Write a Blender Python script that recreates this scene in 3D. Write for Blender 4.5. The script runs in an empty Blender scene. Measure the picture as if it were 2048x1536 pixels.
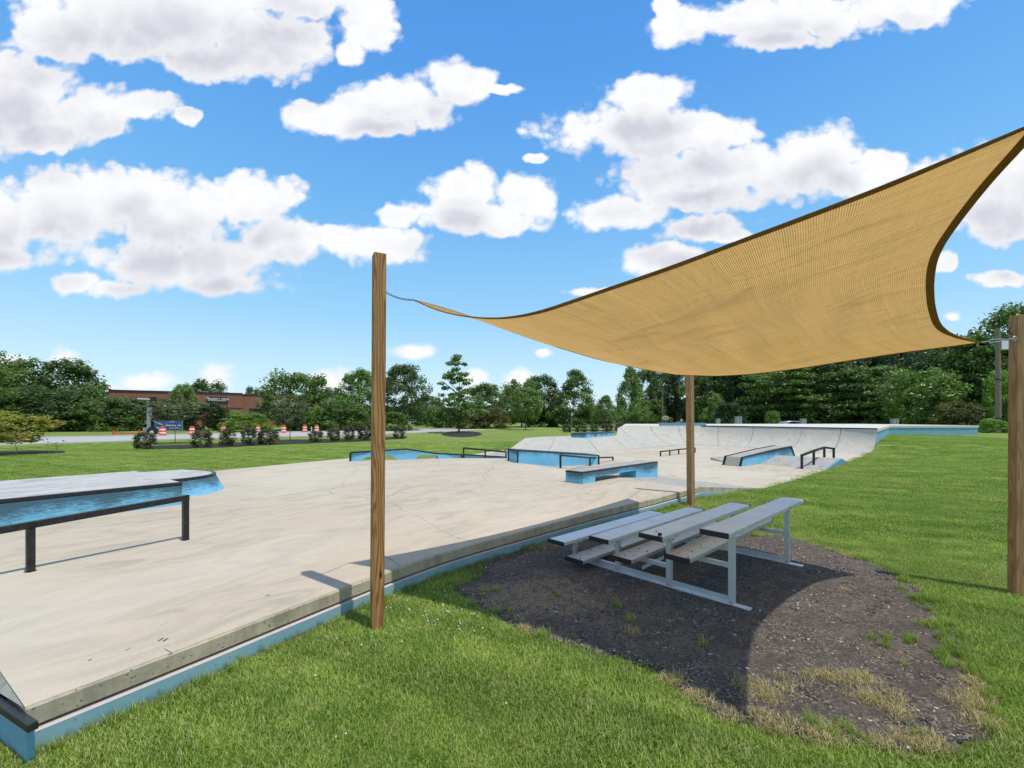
import bpy, bmesh, math, random
import numpy as np
from mathutils import Vector, Matrix
from mathutils.geometry import delaunay_2d_cdt, tessellate_polygon

S = bpy.context.scene
COL = S.collection
R = math.radians
# ------------------------------------------------------------------ camera
F, YH, H, CX = 876.0, 838.0, 1.725, 1024.0      # focal length in photo pixels, horizon row, eye height
cam_d = bpy.data.cameras.new('camera'); cam = bpy.data.objects.new('camera', cam_d); COL.objects.link(cam)
cam.location = (0, 0, H); cam.rotation_euler = (R(90), 0, 0)
cam_d.sensor_width = 36; cam_d.lens = 36 * F / 2048; cam_d.shift_y = (YH - 768) / 2048
cam_d.clip_start = .05; cam_d.clip_end = 6000
S.camera = cam

def at(px, py, z=0.0):                            # where the sight line through a photo point meets height z
    Y = F * (H - z) / (py - YH)
    return ((px - CX) / F * Y, Y, z)
def atY(px, py, Y):                               # ... meets depth Y
    return ((px - CX) / F * Y, Y, H + (YH - py) * Y / F)

# ------------------------------------------------------------------ light
SUN = Vector((.315, -.22, 1.0)).normalized()
sd = bpy.data.lights.new('sun', 'SUN'); sun = bpy.data.objects.new('sun', sd); COL.objects.link(sun)
sd.energy = 3.2; sd.angle = R(.6); sd.color = (1, .955, .88)
sun.rotation_euler = SUN.to_track_quat('Z', 'Y').to_euler()
S.view_settings.view_transform = 'Standard'; S.view_settings.look = 'None'
S.view_settings.exposure = 0.14; S.view_settings.gamma = 1; S.view_settings.use_curve_mapping = False

class NT:
    """tiny node helper"""
    def __init__(s, tree): s.t = tree; s.n = tree.nodes; s.l = tree.links
    def new(s, typ, ins=None, **kw):
        n = s.n.new(typ)
        for k, v in kw.items(): setattr(n, k, v)
        for k, v in (ins or {}).items(): s.put(n.inputs[k], v)
        return n
    def put(s, sock, v):
        if isinstance(v, bpy.types.NodeSocket): s.l.new(v, sock)
        elif isinstance(v, bpy.types.Node): s.l.new(v.outputs[0], sock)
        else:
            if sock.type == 'RGBA' and not hasattr(v, '__len__'): v = (v, v, v, 1)
            elif sock.type == 'RGBA' and len(v) == 3: v = (*v, 1)
            sock.default_value = v
    def m(s, op, a, b=0.0, c=None, clamp=False):
        ins = {0: a, 1: b}
        if c is not None: ins[2] = c
        return s.new('ShaderNodeMath', ins, operation=op, use_clamp=clamp).outputs[0]
    def vm(s, op, a, b=(0, 0, 0)):
        n = s.new('ShaderNodeVectorMath', {0: a, 1: b}, operation=op)
        return n.outputs['Value' if op in ('LENGTH', 'DOT_PRODUCT') else 'Vector']
    def mix(s, f, a, b, mode='MIX'):
        n = s.new('ShaderNodeMix', data_type='RGBA', blend_type=mode)
        s.put(n.inputs[0], f); s.put(n.inputs[6], a); s.put(n.inputs[7], b)
        return n.outputs[2]
    def sm(s, v, a, b, x=0.0, y=1.0):
        return s.new('ShaderNodeMapRange', {0: v, 1: a, 2: b, 3: x, 4: y}, interpolation_type='SMOOTHSTEP').outputs[0]
    def noise(s, vec, scale, detail=4, rough=.55, dist=0.0):
        n = s.new('ShaderNodeTexNoise', {'Scale': scale, 'Detail': detail, 'Roughness': rough, 'Distortion': dist})
        if vec is not None: s.put(n.inputs['Vector'], vec)
        return n.outputs[0]
    def scale(s, vec, v): return s.vm('MULTIPLY', vec, v)

# ------------------------------------------------------------------ sky
world = bpy.data.worlds.new('World'); S.world = world; world.use_nodes = True
wt = NT(world.node_tree); wt.n.clear()
sky = wt.new('ShaderNodeTexSky', sky_type='NISHITA', sun_disc=False)
sky.sun_elevation = math.asin(SUN.z); sky.sun_rotation = math.atan2(SUN.x, SUN.y)
sky.air_density = 1.0; sky.dust_density = .6; sky.ozone_density = 2.0
def sky_dir(px, py):
    return (px - CX) / F, (YH - py) / F                # tangent coordinates about the +Y direction
CLOUDS = [(330,35,330,105),(120,60,120,85),(560,85,120,85),(600,-10,130,70),(450,120,180,45),(735,50,68,75),(705,110,40,30),
 (40,195,140,115),(-60,250,150,80),(190,225,120,62),(280,215,80,38),(372,232,40,20),(90,270,110,40),
 (680,242,120,38),(800,205,130,62),(920,172,75,52),(1000,178,50,14),(740,250,120,28),
 (110,420,150,95),(-30,440,150,90),(260,400,120,78),(350,430,150,90),(500,395,125,55),(430,520,150,62),(300,530,120,60),(150,568,60,26),(560,480,100,60),(230,580,90,25),(440,565,120,30),
 (0,515,110,32),(770,485,110,50),(680,480,70,32),(800,430,50,28),
 (930,385,85,58),(1050,400,68,52),(950,430,150,36),(1010,445,90,26),
 (1300,190,95,48),(1290,262,210,62),(1420,262,95,52),(1450,345,240,66),(1640,315,115,72),(1400,390,160,38),(1690,355,90,50),(1580,340,150,60),(1760,330,60,40),
 (1240,425,120,38),(1400,455,110,34),(1330,522,110,38),(1460,470,60,24),
 (1600,35,260,52),(1360,50,72,44),(1820,15,120,50),(1560,82,110,24),(1330,10,30,30),
 (1950,360,150,70),(2010,430,150,66),(2100,380,150,110),(1897,522,30,22),(1897,632,24,13),
 (120,718,42,24),(435,752,48,34),(300,765,75,24),(655,756,60,30),(830,703,55,18),(955,758,36,24),(1035,758,60,26),(30,722,40,14),(1090,708,26,12),(1190,582,70,12),(1070,320,26,14),
 (220,780,60,20),(2000,560,60,20)]
def cloud_group(name, blobs, fine):
    g = bpy.data.node_groups.new(name, 'ShaderNodeTree')
    g.interface.new_socket('Pos', in_out='INPUT', socket_type='NodeSocketVector')
    g.interface.new_socket('Dir', in_out='INPUT', socket_type='NodeSocketVector')
    g.interface.new_socket('Density', in_out='OUTPUT', socket_type='NodeSocketFloat')
    gt = NT(g); gi = gt.new('NodeGroupInput'); go = gt.new('NodeGroupOutput')
    pos = gi.outputs[0]; gen_pos = gi.outputs[1]
    wob = gt.new('ShaderNodeTexNoise', {'Vector': pos, 'Scale': 7.0, 'Detail': 4.0 if fine else 1.0, 'Roughness': .6})
    pw = gt.vm('ADD', pos, gt.scale(gt.vm('SUBTRACT', wob.outputs['Color'], (.5, .5, .5)), (.07, .05, 0)))
    f = None
    for (cx, cy, rx, ry) in blobs:
        a0, e0 = sky_dir(cx, cy); ra = (sky_dir(cx + rx, cy)[0] - sky_dir(cx - rx, cy)[0]) / 2; re = (sky_dir(cx, cy - ry)[1] - sky_dir(cx, cy + ry)[1]) / 2
        q = gt.new('ShaderNodeVectorMath', {0: pw, 1: (1 / ra, 1 / re, 0), 2: (-a0 / ra, -e0 / re, 0)}, operation='MULTIPLY_ADD').outputs[0]
        d = gt.vm('LENGTH', q)
        f = d if f is None else gt.m('SMOOTH_MIN', f, d, .12)
    f = gt.m('MAXIMUM', gt.m('SUBTRACT', 1.09, f), -1.2)
    sep = gt.new('ShaderNodeSeparateXYZ', {0: pos})
    az, el = sep.outputs[0], sep.outputs[1]
    outm = gt.m('MAXIMUM', gt.sm(gt.m('ABSOLUTE', az), 1.28, 1.6), gt.sm(el, 1.02, 1.35))
    gen = gt.m('SUBTRACT', gt.m('MULTIPLY', gt.noise(gt.scale(gen_pos, (1, 1, 2.2)), 2.4, 3 if fine else 1, .5), 5.0), 2.75)
    f = gt.m('MAXIMUM', f, gt.m('SUBTRACT', gen, gt.m('MULTIPLY', gt.m('SUBTRACT', 1.0, outm), 4.0)))
    if fine:
        n1 = gt.noise(gt.scale(pos, (1, 1.4, 1)), 8.5, 10, .6)
        vor = gt.new('ShaderNodeTexVoronoi', {'Vector': pw, 'Scale': 15.0}, feature='F1').outputs[0]
        vor2 = gt.new('ShaderNodeTexVoronoi', {'Vector': pw, 'Scale': 40.0}, feature='F1').outputs[0]
        f = gt.m('ADD', f, gt.m('MULTIPLY', gt.m('SUBTRACT', n1, .5), 1.2))
        f = gt.m('SUBTRACT', f, gt.m('ADD', gt.m('MULTIPLY', gt.m('SUBTRACT', vor, .42), .36), gt.m('MULTIPLY', gt.m('SUBTRACT', vor2, .42), .26)))
    else: f = gt.m('ADD', f, gt.m('MULTIPLY', gt.m('SUBTRACT', gt.noise(pos, 10.0, 2, .5), .5), 1.1))
    gt.put(go.inputs[0], f); return g
g_fine = cloud_group('cloud_density', CLOUDS, True)
g_soft = cloud_group('cloud_shading', [b for b in CLOUDS if b[2] > 72], False)
tc = wt.new('ShaderNodeTexCoord').outputs['Generated']
dn = wt.vm('NORMALIZE', tc)
sx = wt.new('ShaderNodeSeparateXYZ', {0: dn})
yy_ = wt.m('MAXIMUM', sx.outputs[1], .12); azn = wt.m('DIVIDE', sx.outputs[0], yy_); eln = wt.m('DIVIDE', sx.outputs[2], yy_)
ae = wt.new('ShaderNodeCombineXYZ', {0: azn, 1: eln, 2: 0.0}).outputs[0]
def dens(v, g):
    n = wt.new('ShaderNodeGroup', node_tree=g); wt.put(n.inputs[0], v); wt.put(n.inputs[1], dn); return n.outputs[0]
d0 = dens(ae, g_fine); d1 = dens(wt.vm('ADD', ae, (.012, .075, 0)), g_soft)
alpha = wt.new('ShaderNodeMapRange', {0: d0, 1: .0, 2: wt.sm(eln, .05, .45, .75, .34), 3: 0.0, 4: 1.0}, interpolation_type='SMOOTHSTEP').outputs[0]
grey = wt.m('MULTIPLY', wt.sm(d1, -.15, .85), wt.m('ADD', .5, wt.noise(ae, 9.0, 4), clamp=True))
grey = wt.m('MULTIPLY', grey, wt.sm(d0, .2, .9, .35, 1.0))
puff = wt.sm(wt.noise(wt.scale(ae, (1, 1.3, 1)), 24.0, 6, .6), .3, .75)
ccol = wt.mix(grey, (6.8, 6.85, 6.95), (4.35, 4.35, 4.95))
ccol = wt.mix(wt.m('MULTIPLY', puff, .30), ccol, (5.2, 5.3, 5.75))
ramp = wt.new('ShaderNodeValToRGB', {0: sx.outputs[2]})
cr = ramp.color_ramp
stops = [(0, (.70, .88, .96)), (.10, (.54, .80, .96)), (.22, (.32, .65, .95)), (.42, (.16, .47, .90)), (.62, (.085, .34, .83)), (1, (.04, .19, .6))]
cr.elements[0].position = 0; cr.elements[0].color = (*stops[0][1], 1)
cr.elements[1].position = 1; cr.elements[1].color = (*stops[-1][1], 1)
for p, c in stops[1:-1]:
    e = cr.elements.new(p); e.color = (*c, 1)
skc = wt.mix(.85, sky.outputs[0], wt.scale(ramp.outputs[0], (7.3, 7.3, 7.3)))
fin = wt.mix(wt.m('MULTIPLY', alpha, wt.sm(sx.outputs[2], -.01, .05, .5, 1.0)), skc, ccol)
below = wt.sm(sx.outputs[2], -.03, -.005)
fin = wt.mix(below, (1.2, 1.6, .9), fin)
bg = wt.new('ShaderNodeBackground', {0: fin, 1: .135})
wo = wt.new('ShaderNodeOutputWorld', {0: bg})
world.cycles.sampling_method = 'NONE'

# ------------------------------------------------------------------ materials
def mat(name):
    m = bpy.data.materials.new(name); m.use_nodes = True
    t = NT(m.node_tree); t.n.clear()
    out = t.new('ShaderNodeOutputMaterial')
    b = t.new('ShaderNodeBsdfPrincipled'); t.l.new(b.outputs[0], out.inputs[0])
    t.b = b; t.out = out; t.m_ = m
    t.pos = t.new('ShaderNodeNewGeometry').outputs['Position']
    t.obj = t.new('ShaderNodeTexCoord').outputs['Object']
    return m, t
def bump(t, h, strength=.3, dist=.01):
    t.put(t.b.inputs['Normal'], t.new('ShaderNodeBump', {'Height': h, 'Strength': strength, 'Distance': dist}).outputs[0])
def rough(t, v): t.put(t.b.inputs['Roughness'], v)

def concrete(name, base, dark, streak=.5, holes=0.0, sc=1.0, tan=None):
    m, t = mat(name); p = t.pos
    big = t.noise(p, .55 * sc, 5, .6, .6); mid = t.noise(t.scale(p, (1, 1, 2)), 3.2 * sc, 6, .65, .8)
    rot = t.new('ShaderNodeVectorRotate', {'Vector': p, 'Angle': R(-52)}, rotation_type='Z_AXIS').outputs[0]
    st = t.noise(t.scale(rot, (.8, 1.9, 1.5)), 1.3 * sc, 8, .68, 1.4)
    fine = t.noise(p, 70, 5, .8)
    c = t.mix(t.m('MULTIPLY', t.sm(st, .38, .72), streak), base, dark)
    c = t.mix(t.m('MULTIPLY', t.sm(big, .4, .7), .45), c, tan or tuple(x * .86 for x in base))
    c = t.mix(t.m('MULTIPLY', t.sm(mid, .5, .8), .35), c, tuple(min(1, x * 1.12) for x in base))
    c = t.mix(t.m('MULTIPLY', t.sm(fine, .46, .66), .34), c, tuple(x * .60 for x in base))
    spots = t.new('ShaderNodeTexVoronoi', {'Vector': p, 'Scale': 2.2, 'Randomness': 1.0}).outputs[0]
    spm = t.m('MULTIPLY', t.sm(spots, .028, .012), t.sm(t.noise(p, 14, 3), .5, .62))
    c = t.mix(t.m('MULTIPLY', spm, .75), c, (.06, .06, .055))
    if name == 'pad_concrete':                        # hairline cracks and a wet-cure halo
        cv = t.new('ShaderNodeTexVoronoi', {'Vector': t.vm('ADD', p, t.scale(t.new('ShaderNodeTexNoise', {'Vector': p, 'Scale': 1.1, 'Detail': 6.0}).outputs['Color'], (.9, .9, 0))), 'Scale': .16}, feature='DISTANCE_TO_EDGE').outputs[0]
        c = t.mix(t.m('MULTIPLY', t.sm(cv, .0022, .0008), .55), c, (.16, .14, .11))
        tr_ = t.noise(t.scale(rot, (.6, 9, 1)), 1.6, 8, .75, 2.0)
        c = t.mix(t.m('MULTIPLY', t.sm(tr_, .60, .68), .22), c, (.22, .20, .17))
        c = t.mix(t.m('MULTIPLY', t.sm(t.noise(p, .23, 3), .45, .62), .4), c, (.62, .55, .42))
    if holes:
        v = t.new('ShaderNodeTexVoronoi', {'Vector': t.scale(p, (1, 1, 1.4)), 'Scale': 26.0}).outputs[0]
        hm = t.m('MULTIPLY', t.sm(v, .24, .12), t.sm(t.noise(p, 6, 2), .40, .55))
        c = t.mix(t.m('MULTIPLY', hm, holes), c, (.05, .045, .035))
        drip = t.noise(t.scale(p, (1, 1, .12)), 7, 5, .7)
        c = t.mix(t.m('MULTIPLY', t.sm(drip, .42, .70), .65), c, tuple(x * .45 for x in base))
    t.put(t.b.inputs['Base Color'], c); rough(t, .88)
    bump(t, t.m('ADD', fine, t.m('MULTIPLY', mid, .25)), .25, .004)
    return m
M = {}
M['pad'] = concrete('pad_concrete', (.55, .455, .32), (.36, .315, .235), .9, tan=(.54, .42, .30))
M['bowl'] = concrete('bowl_concrete', (.52, .475, .375), (.34, .325, .275), .7, sc=1.1, tan=(.42, .41, .37))
M['deck'] = concrete('deck_concrete', (.68, .63, .53), (.58, .54, .46), .5)
M['lip'] = concrete('lip_concrete', (.52, .45, .31), (.28, .25, .18), .8, holes=.85, sc=2)
M['ramp_grey'] = concrete('ramp_concrete', (.43, .40, .335), (.24, .235, .205), .9, sc=2.2)
M['platform_top'] = concrete('platform_concrete', (.56, .53, .47), (.27, .265, .25), .95, sc=1.6)
M['cap'] = concrete('cap_concrete', (.62, .53, .48), (.42, .36, .33), .6, sc=5)
M['road'] = concrete('road_surface', (.47, .435, .40), (.40, .37, .34), .4)
M['kerb'] = concrete('kerb_concrete', (.55, .53, .5), (.4, .39, .37), .4)

def blue_paint(name, ztop=None, wear=1.0, base=(.19, .52, .70), dist_top=.22, low_dirt=0.0, zlow=0.0, dark=(.02, .035, .045)):
    m, t = mat(name); p = t.pos
    n = t.noise(p, 2.5, 5, .6); fine = t.noise(p, 42, 5, .7)
    c = t.mix(t.m('MULTIPLY', t.sm(n, .35, .7), .5), base, (base[0] * .62, base[1] * .78, base[2] * .84))
    c = t.mix(t.m('MULTIPLY', t.sm(fine, .55, .8), .35), c, (.42, .62, .68))
    if ztop is not None:                             # grind wear rubbed in by skateboards along the edge
        z = t.new('ShaderNodeSeparateXYZ', {0: p}).outputs[2]
        hgt = t.m('DIVIDE', t.m('SUBTRACT', ztop, z), dist_top)
        scr = t.noise(t.scale(p, (1.0, 1.0, 12)), 7, 11, .80, .9)
        big = t.noise(t.scale(p, (1, 1, 1)), 1.3, 3, .5)
        v = t.m('SUBTRACT', t.m('ADD', scr, t.m('MULTIPLY', big, .55)), t.m('MULTIPLY', hgt, .34))
        wr = t.m('MULTIPLY', t.sm(v, .50, .70), wear * .82)
        c = t.mix(wr, c, dark)
    if low_dirt:
        z = t.new('ShaderNodeSeparateXYZ', {0: p}).outputs[2]
        v = t.m('SUBTRACT', t.noise(t.scale(p, (2, 2, 1)), 6, 6, .7), t.m('MULTIPLY', t.m('SUBTRACT', z, zlow), 4.5))
        c = t.mix(t.m('MULTIPLY', t.sm(v, .25, .6), low_dirt), c, (.10, .13, .09))
        hv = t.new('ShaderNodeTexVoronoi', {'Vector': p, 'Scale': 17.0}).outputs[0]
        c = t.mix(t.m('MULTIPLY', t.sm(hv, .13, .07), .6), c, (.05, .09, .11))
    t.put(t.b.inputs['Base Color'], c); rough(t, .62)
    bump(t, fine, .12, .004)
    return m

def simple(name, c1, c2=None, r=.5, metal=0.0, sc=12, bmp=.1, spec=None):
    m, t = mat(name)
    n = t.noise(t.obj, sc, 6, .65)
    t.put(t.b.inputs['Base Color'], t.mix(t.sm(n, .3, .7), c1, c2 or tuple(x * .7 for x in c1)))
    rough(t, r); t.put(t.b.inputs['Metallic'], metal); bump(t, n, bmp, .004)
    return m
M['steel'] = simple('black_steel', (.012, .012, .014), (.035, .033, .032), .42, .3, 25)
M['alu'] = None
def brushed(name, base, along):
    m, t = mat(name)
    n = t.noise(t.scale(t.obj, along), 5, 5, .7); d = t.noise(t.obj, 3.5, 6, .65)
    c = t.mix(t.sm(n, .3, .7), base, tuple(x * .86 for x in base))
    c = t.mix(t.m('MULTIPLY', t.sm(d, .6, .8), .22), c, (.34, .30, .24))
    t.put(t.b.inputs['Base Color'], c); t.put(t.b.inputs['Metallic'], .65); rough(t, t.m('ADD', .36, t.m('MULTIPLY', d, .25)))
    bump(t, n, .08, .002)
    return m
M['alu'] = brushed('aluminium', (.74, .75, .76), (1, 1, 1))
M['foot_alu'] = brushed('dusty_aluminium', (.60, .58, .53), (1, 1, 1))
M['rubber'] = simple('black_end_cap', (.010, .010, .010), (.02, .02, .02), .55)
M['galv'] = simple('galvanised_steel', (.55, .56, .57), (.4, .41, .42), .35, .8, 30)
M['white_paint'] = simple('white_paint', (.75, .75, .73), (.6, .6, .58), .4)
M['grey_paint'] = simple('grey_paint', (.35, .37, .37), (.27, .28, .28), .5)
M['orange'] = simple('orange_plastic', (.83, .10, .015), (.72, .07, .01), .45, 0, 6)
M['barrel_white'] = simple('reflective_white', (.82, .82, .8), (.68, .68, .66), .35)
M['tyre'] = simple('tyre_rubber', (.012, .012, .012), None, .8)
M['black_body'] = simple('black_car_paint', (.014, .014, .017), (.012, .012, .014), .18, .2)
M['white_body'] = simple('white_car_paint', (.72, .73, .74), (.7, .7, .7), .2)
M['silver_body'] = simple('silver_car_paint', (.42, .43, .44), (.38, .39, .4), .22, .4)
M['glass'] = simple('dark_window_glass', (.012, .015, .018), (.02, .025, .03), .06)
M['banner'] = simple('blue_banner', (.035, .075, .22), (.06, .11, .28), .6, 0, 2)
M['sign_black'] = simple('sign_black', (.012, .012, .014), None, .4)
M['cream'] = simple('cream_paint', (.62, .58, .45), None, .5)
M['roof_dark'] = simple('roof_flashing', (.035, .022, .018), None, .6)
M['roof_grey'] = simple('roof_grey', (.25, .26, .27), None, .7)
M['sidewall'] = simple('pale_siding', (.6, .6, .58), None, .7)
M['label_red'] = simple('sticker', (.55, .25, .2), (.6, .5, .45), .5)

def wood(name, c1, c2, c3):
    m, t = mat(name)
    p = t.obj
    d = t.noise(t.scale(p, (5, 5, .5)), 2.0, 2, .5)
    ring = t.vm('ADD', t.scale(p, (26, 26, .55)), t.new('ShaderNodeCombineXYZ', {0: t.m('MULTIPLY', d, 5.5), 1: t.m('MULTIPLY', d, 4.0), 2: 0.0}).outputs[0])
    w = t.new('ShaderNodeTexWave', {'Vector': ring, 'Scale': .55, 'Distortion': 2.2, 'Detail': 3.0, 'Detail Scale': 1.2}, wave_type='BANDS', bands_direction='DIAGONAL').outputs[1]
    fib = t.noise(t.scale(p, (60, 60, 1.6)), 3, 5, .7)
    c = t.mix(t.sm(w, .25, .9), c1, c2)
    c = t.mix(t.m('MULTIPLY', t.sm(fib, .4, .75), .55), c, c3)
    k = t.new('ShaderNodeTexVoronoi', {'Vector': t.scale(p, (4.2, 4.2, 1.25)), 'Scale': 1.6, 'Randomness': 1.0}).outputs[0]
    c = t.mix(t.sm(k, .10, .05), c, (.05, .024, .010))
    wt_ = t.noise(p, 2.2, 4, .6)
    c = t.mix(t.m('MULTIPLY', t.sm(wt_, .45, .75), .5), c, tuple(x * .62 for x in c1))
    t.put(t.b.inputs['Base Color'], c); rough(t, .78)
    bump(t, t.m('ADD', w, fib), .35, .003)
    return m
M['post'] = wood('pine_post', (.46, .235, .075), (.21, .085, .022), (.31, .165, .065))
M['post_pale'] = wood('weathered_pine', (.41, .225, .09), (.28, .14, .052), (.33, .20, .10))
M['pole'] = simple('weathered_pole', (.27, .21, .14), (.15, .12, .085), .85, 0, 8)
M['bark'] = simple('bark', (.10, .075, .052), (.05, .038, .027), .9, 0, 10, .5)
M['bark_pale'] = simple('pale_bark', (.20, .165, .125), (.11, .09, .07), .9, 0, 14, .5)
M['mulch'] = simple('mulch', (.035, .022, .014), (.014, .010, .008), .95, 0, 30, .8)

def foliage(name, dark, light, extra=None, trans=.28):
    m, t = mat(name)
    at_ = t.new('ShaderNodeAttribute', attribute_name='tint').outputs['Fac']
    rnd = t.new('ShaderNodeObjectInfo').outputs['Random']
    c = t.mix(at_, dark, light)
    c = t.mix(t.m('MULTIPLY', rnd, .45), c, tuple(x * .62 for x in light))
    if extra: c = t.mix(t.sm(at_, extra[1], extra[1] + .02), c, extra[0])
    t.put(t.b.inputs['Base Color'], c); rough(t, .42); t.put(t.b.inputs['Specular IOR Level'], .4)
    tr = t.new('ShaderNodeBsdfTranslucent', {0: t.mix(1.0, c, (1.3, 1.5, .5), 'MULTIPLY')})
    mx = t.new('ShaderNodeMixShader', {0: trans}); t.l.new(t.b.outputs[0], mx.inputs[1]); t.l.new(tr.outputs[0], mx.inputs[2])
    t.l.new(mx.outputs[0], t.out.inputs[0])
    return m
M['leaf_dark'] = foliage('leaf_dark', (0.040, 0.072, 0.022), (0.135, 0.205, 0.055))
M['leaf_deep'] = foliage('leaf_deep', (0.019, 0.037, 0.014), (0.072, 0.122, 0.036))
M['leaf_mid'] = foliage('leaf_mid', (0.048, 0.087, 0.025), (0.20, 0.30, 0.070))
M['leaf_light'] = foliage('leaf_light', (0.081, 0.142, 0.032), (0.230, 0.351, 0.081))
M['leaf_bright'] = foliage('leaf_bright', (0.104, 0.195, 0.026), (0.273, 0.429, 0.065))
M['leaf_olive'] = foliage('leaf_olive', (0.088, 0.094, 0.027), (0.213, 0.206, 0.069))
M['leaf_yellow'] = foliage('leaf_yellow', (0.187, 0.187, 0.024), (0.462, 0.407, 0.055))
M['leaf_blossom'] = foliage('leaf_blossom', (0.055, 0.077, 0.033), (0.176, 0.209, 0.088), ((.50, .47, .34), .80))
M['leaf_rose'] = foliage('leaf_rose', (0.039, 0.050, 0.020), (0.132, 0.138, 0.050), ((.30, .10, .07), .91))

def grassy_colour(t, p):
    big = t.noise(p, .35, 4, .6); mid = t.noise(p, 2.1, 5, .6); 
    rot = t.new('ShaderNodeVectorRotate', {'Vector': p, 'Angle': R(25)}, rotation_type='Z_AXIS').outputs[0]
    mow = t.noise(t.scale(rot, (.12, 1.5, 1)), 1.0, 4, .6)
    c = t.mix(t.sm(mid, .3, .72), (.20, .305, .042), (.37, .445, .09))
    c = t.mix(t.m('MULTIPLY', t.sm(mow, .42, .62), .6), c, (.15, .235, .033))
    c = t.mix(t.m('MULTIPLY', t.sm(big, .48, .72), .5), c, (.38, .375, .12))
    dry = t.noise(p, 5.5, 5, .65)
    c = t.mix(t.m('MULTIPLY', t.sm(dry, .56, .74), .45), c, (.50, .44, .20))
    return c
m, t = mat('lawn'); M['lawn'] = m
p = t.pos; c = grassy_colour(t, p)
yd = t.new('ShaderNodeSeparateXYZ', {0: p}).outputs[1]
far_dry = t.m('MULTIPLY', t.sm(yd, 26, 38), t.sm(t.noise(p, .16, 3), .3, .6))
c = t.mix(t.m('MULTIPLY', far_dry, .4), c, (.23, .215, .085))
blade = t.noise(t.scale(p, (1, 1, 1)), 55, 5, .75); cl = t.noise(p, 14, 5, .7)
c = t.mix(t.m('MULTIPLY', t.sm(blade, .42, .7), .55), c, (.06, .12, .014))
c = t.mix(t.m('MULTIPLY', t.sm(cl, .5, .72), .5), c, (.33, .42, .10))
t.put(t.b.inputs['Base Color'], c); rough(t, .9); t.put(t.b.inputs['Specular IOR Level'], .1)
bump(t, t.m('ADD', blade, cl), 1.0, .05)

def blade_mat(name, dry=0.0):
    m, t = mat(name); p = t.pos
    c = grassy_colour(t, p)
    a = t.new('ShaderNodeAttribute', attribute_name='tint').outputs['Fac']
    rnd = t.new('ShaderNodeObjectInfo').outputs['Random']
    c = t.mix(a, t.mix(1.0, c, (.62, .68, .6), 'MULTIPLY'), t.mix(1.0, c, (1.7, 1.6, 1.8), 'MULTIPLY'))
    c = t.mix(t.sm(a, .90, .93), c, (.55, .50, .30))
    if dry: c = t.mix(dry, c, t.mix(a, (.30, .22, .10), (.72, .57, .33)))
    t.put(t.b.inputs['Base Color'], c); rough(t, .5); t.put(t.b.inputs['Specular IOR Level'], .3)
    tr = t.new('ShaderNodeBsdfTranslucent', {0: t.mix(1.0, c, (1.2, 1.4, .6), 'MULTIPLY')})
    mx = t.new('ShaderNodeMixShader', {0: .3}); t.l.new(t.b.outputs[0], mx.inputs[1]); t.l.new(tr.outputs[0], mx.inputs[2])
    t.l.new(mx.outputs[0], t.out.inputs[0]); return m
M['blade'] = blade_mat('grass_blades'); M['dry_blade'] = blade_mat('dry_grass_blades', .85)

m, t = mat('dirt'); M['dirt'] = m; p = t.pos
n1 = t.noise(p, 2.4, 6, .65, .4); n2 = t.noise(p, 38, 6, .75); n3 = t.noise(p, 9, 5, .7)
c = t.mix(t.sm(n1, .35, .7), (.115, .088, .066), (.20, .155, .115))
sc_ = at(1075, 1195)
dd = t.vm('LENGTH', t.scale(t.vm('SUBTRACT', p, (sc_[0], sc_[1], 0)), (1 / .85, 1 / .55, 0)))
sandm = t.sm(t.m('ADD', t.m('SUBTRACT', 1.0, dd), t.m('MULTIPLY', t.m('SUBTRACT', n3, .5), 1.6)), .0, .5)
c = t.mix(t.m('MULTIPLY', sandm, .8), c, (.36, .26, .155))
c = t.mix(t.m('MULTIPLY', t.sm(n2, .42, .62), .72), c, (.028, .025, .023))
c = t.mix(t.m('MULTIPLY', t.sm(n3, .58, .75), .5), c, (.27, .22, .165))
t.put(t.b.inputs['Base Color'], c); rough(t, .95); bump(t, t.m('ADD', n2, n3), .9, .03)
m, t = mat('chips'); M['chips'] = m
rnd = t.new('ShaderNodeObjectInfo').outputs['Random']
c = t.mix(t.sm(rnd, 0, .8), (.035, .032, .032), (.21, .17, .125)); c = t.mix(t.sm(rnd, .975, .985), c, (.55, .52, .46))
t.put(t.b.inputs['Base Color'], c); rough(t, .8)

m, t = mat('brick'); M['brick'] = m
br = t.new('ShaderNodeTexBrick', {'Vector': t.new('ShaderNodeCombineXYZ', {0: t.m('ADD', t.new('ShaderNodeSeparateXYZ', {0: t.obj}).outputs[0], t.new('ShaderNodeSeparateXYZ', {0: t.obj}).outputs[1]), 1: t.new('ShaderNodeSeparateXYZ', {0: t.obj}).outputs[2], 2: 0.0}),
   'Scale': 1.0, 'Brick Width': .6, 'Row Height': .2, 'Mortar Size': .02, 'Color1': (.34, .115, .065, 1), 'Color2': (.24, .075, .045, 1), 'Mortar': (.24, .17, .14, 1)})
c = t.mix(t.m('MULTIPLY', t.sm(t.noise(t.obj, .4, 4), .4, .7), .35), br.outputs[0], (.22, .105, .07))
t.put(t.b.inputs['Base Color'], c); rough(t, .9)

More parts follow.
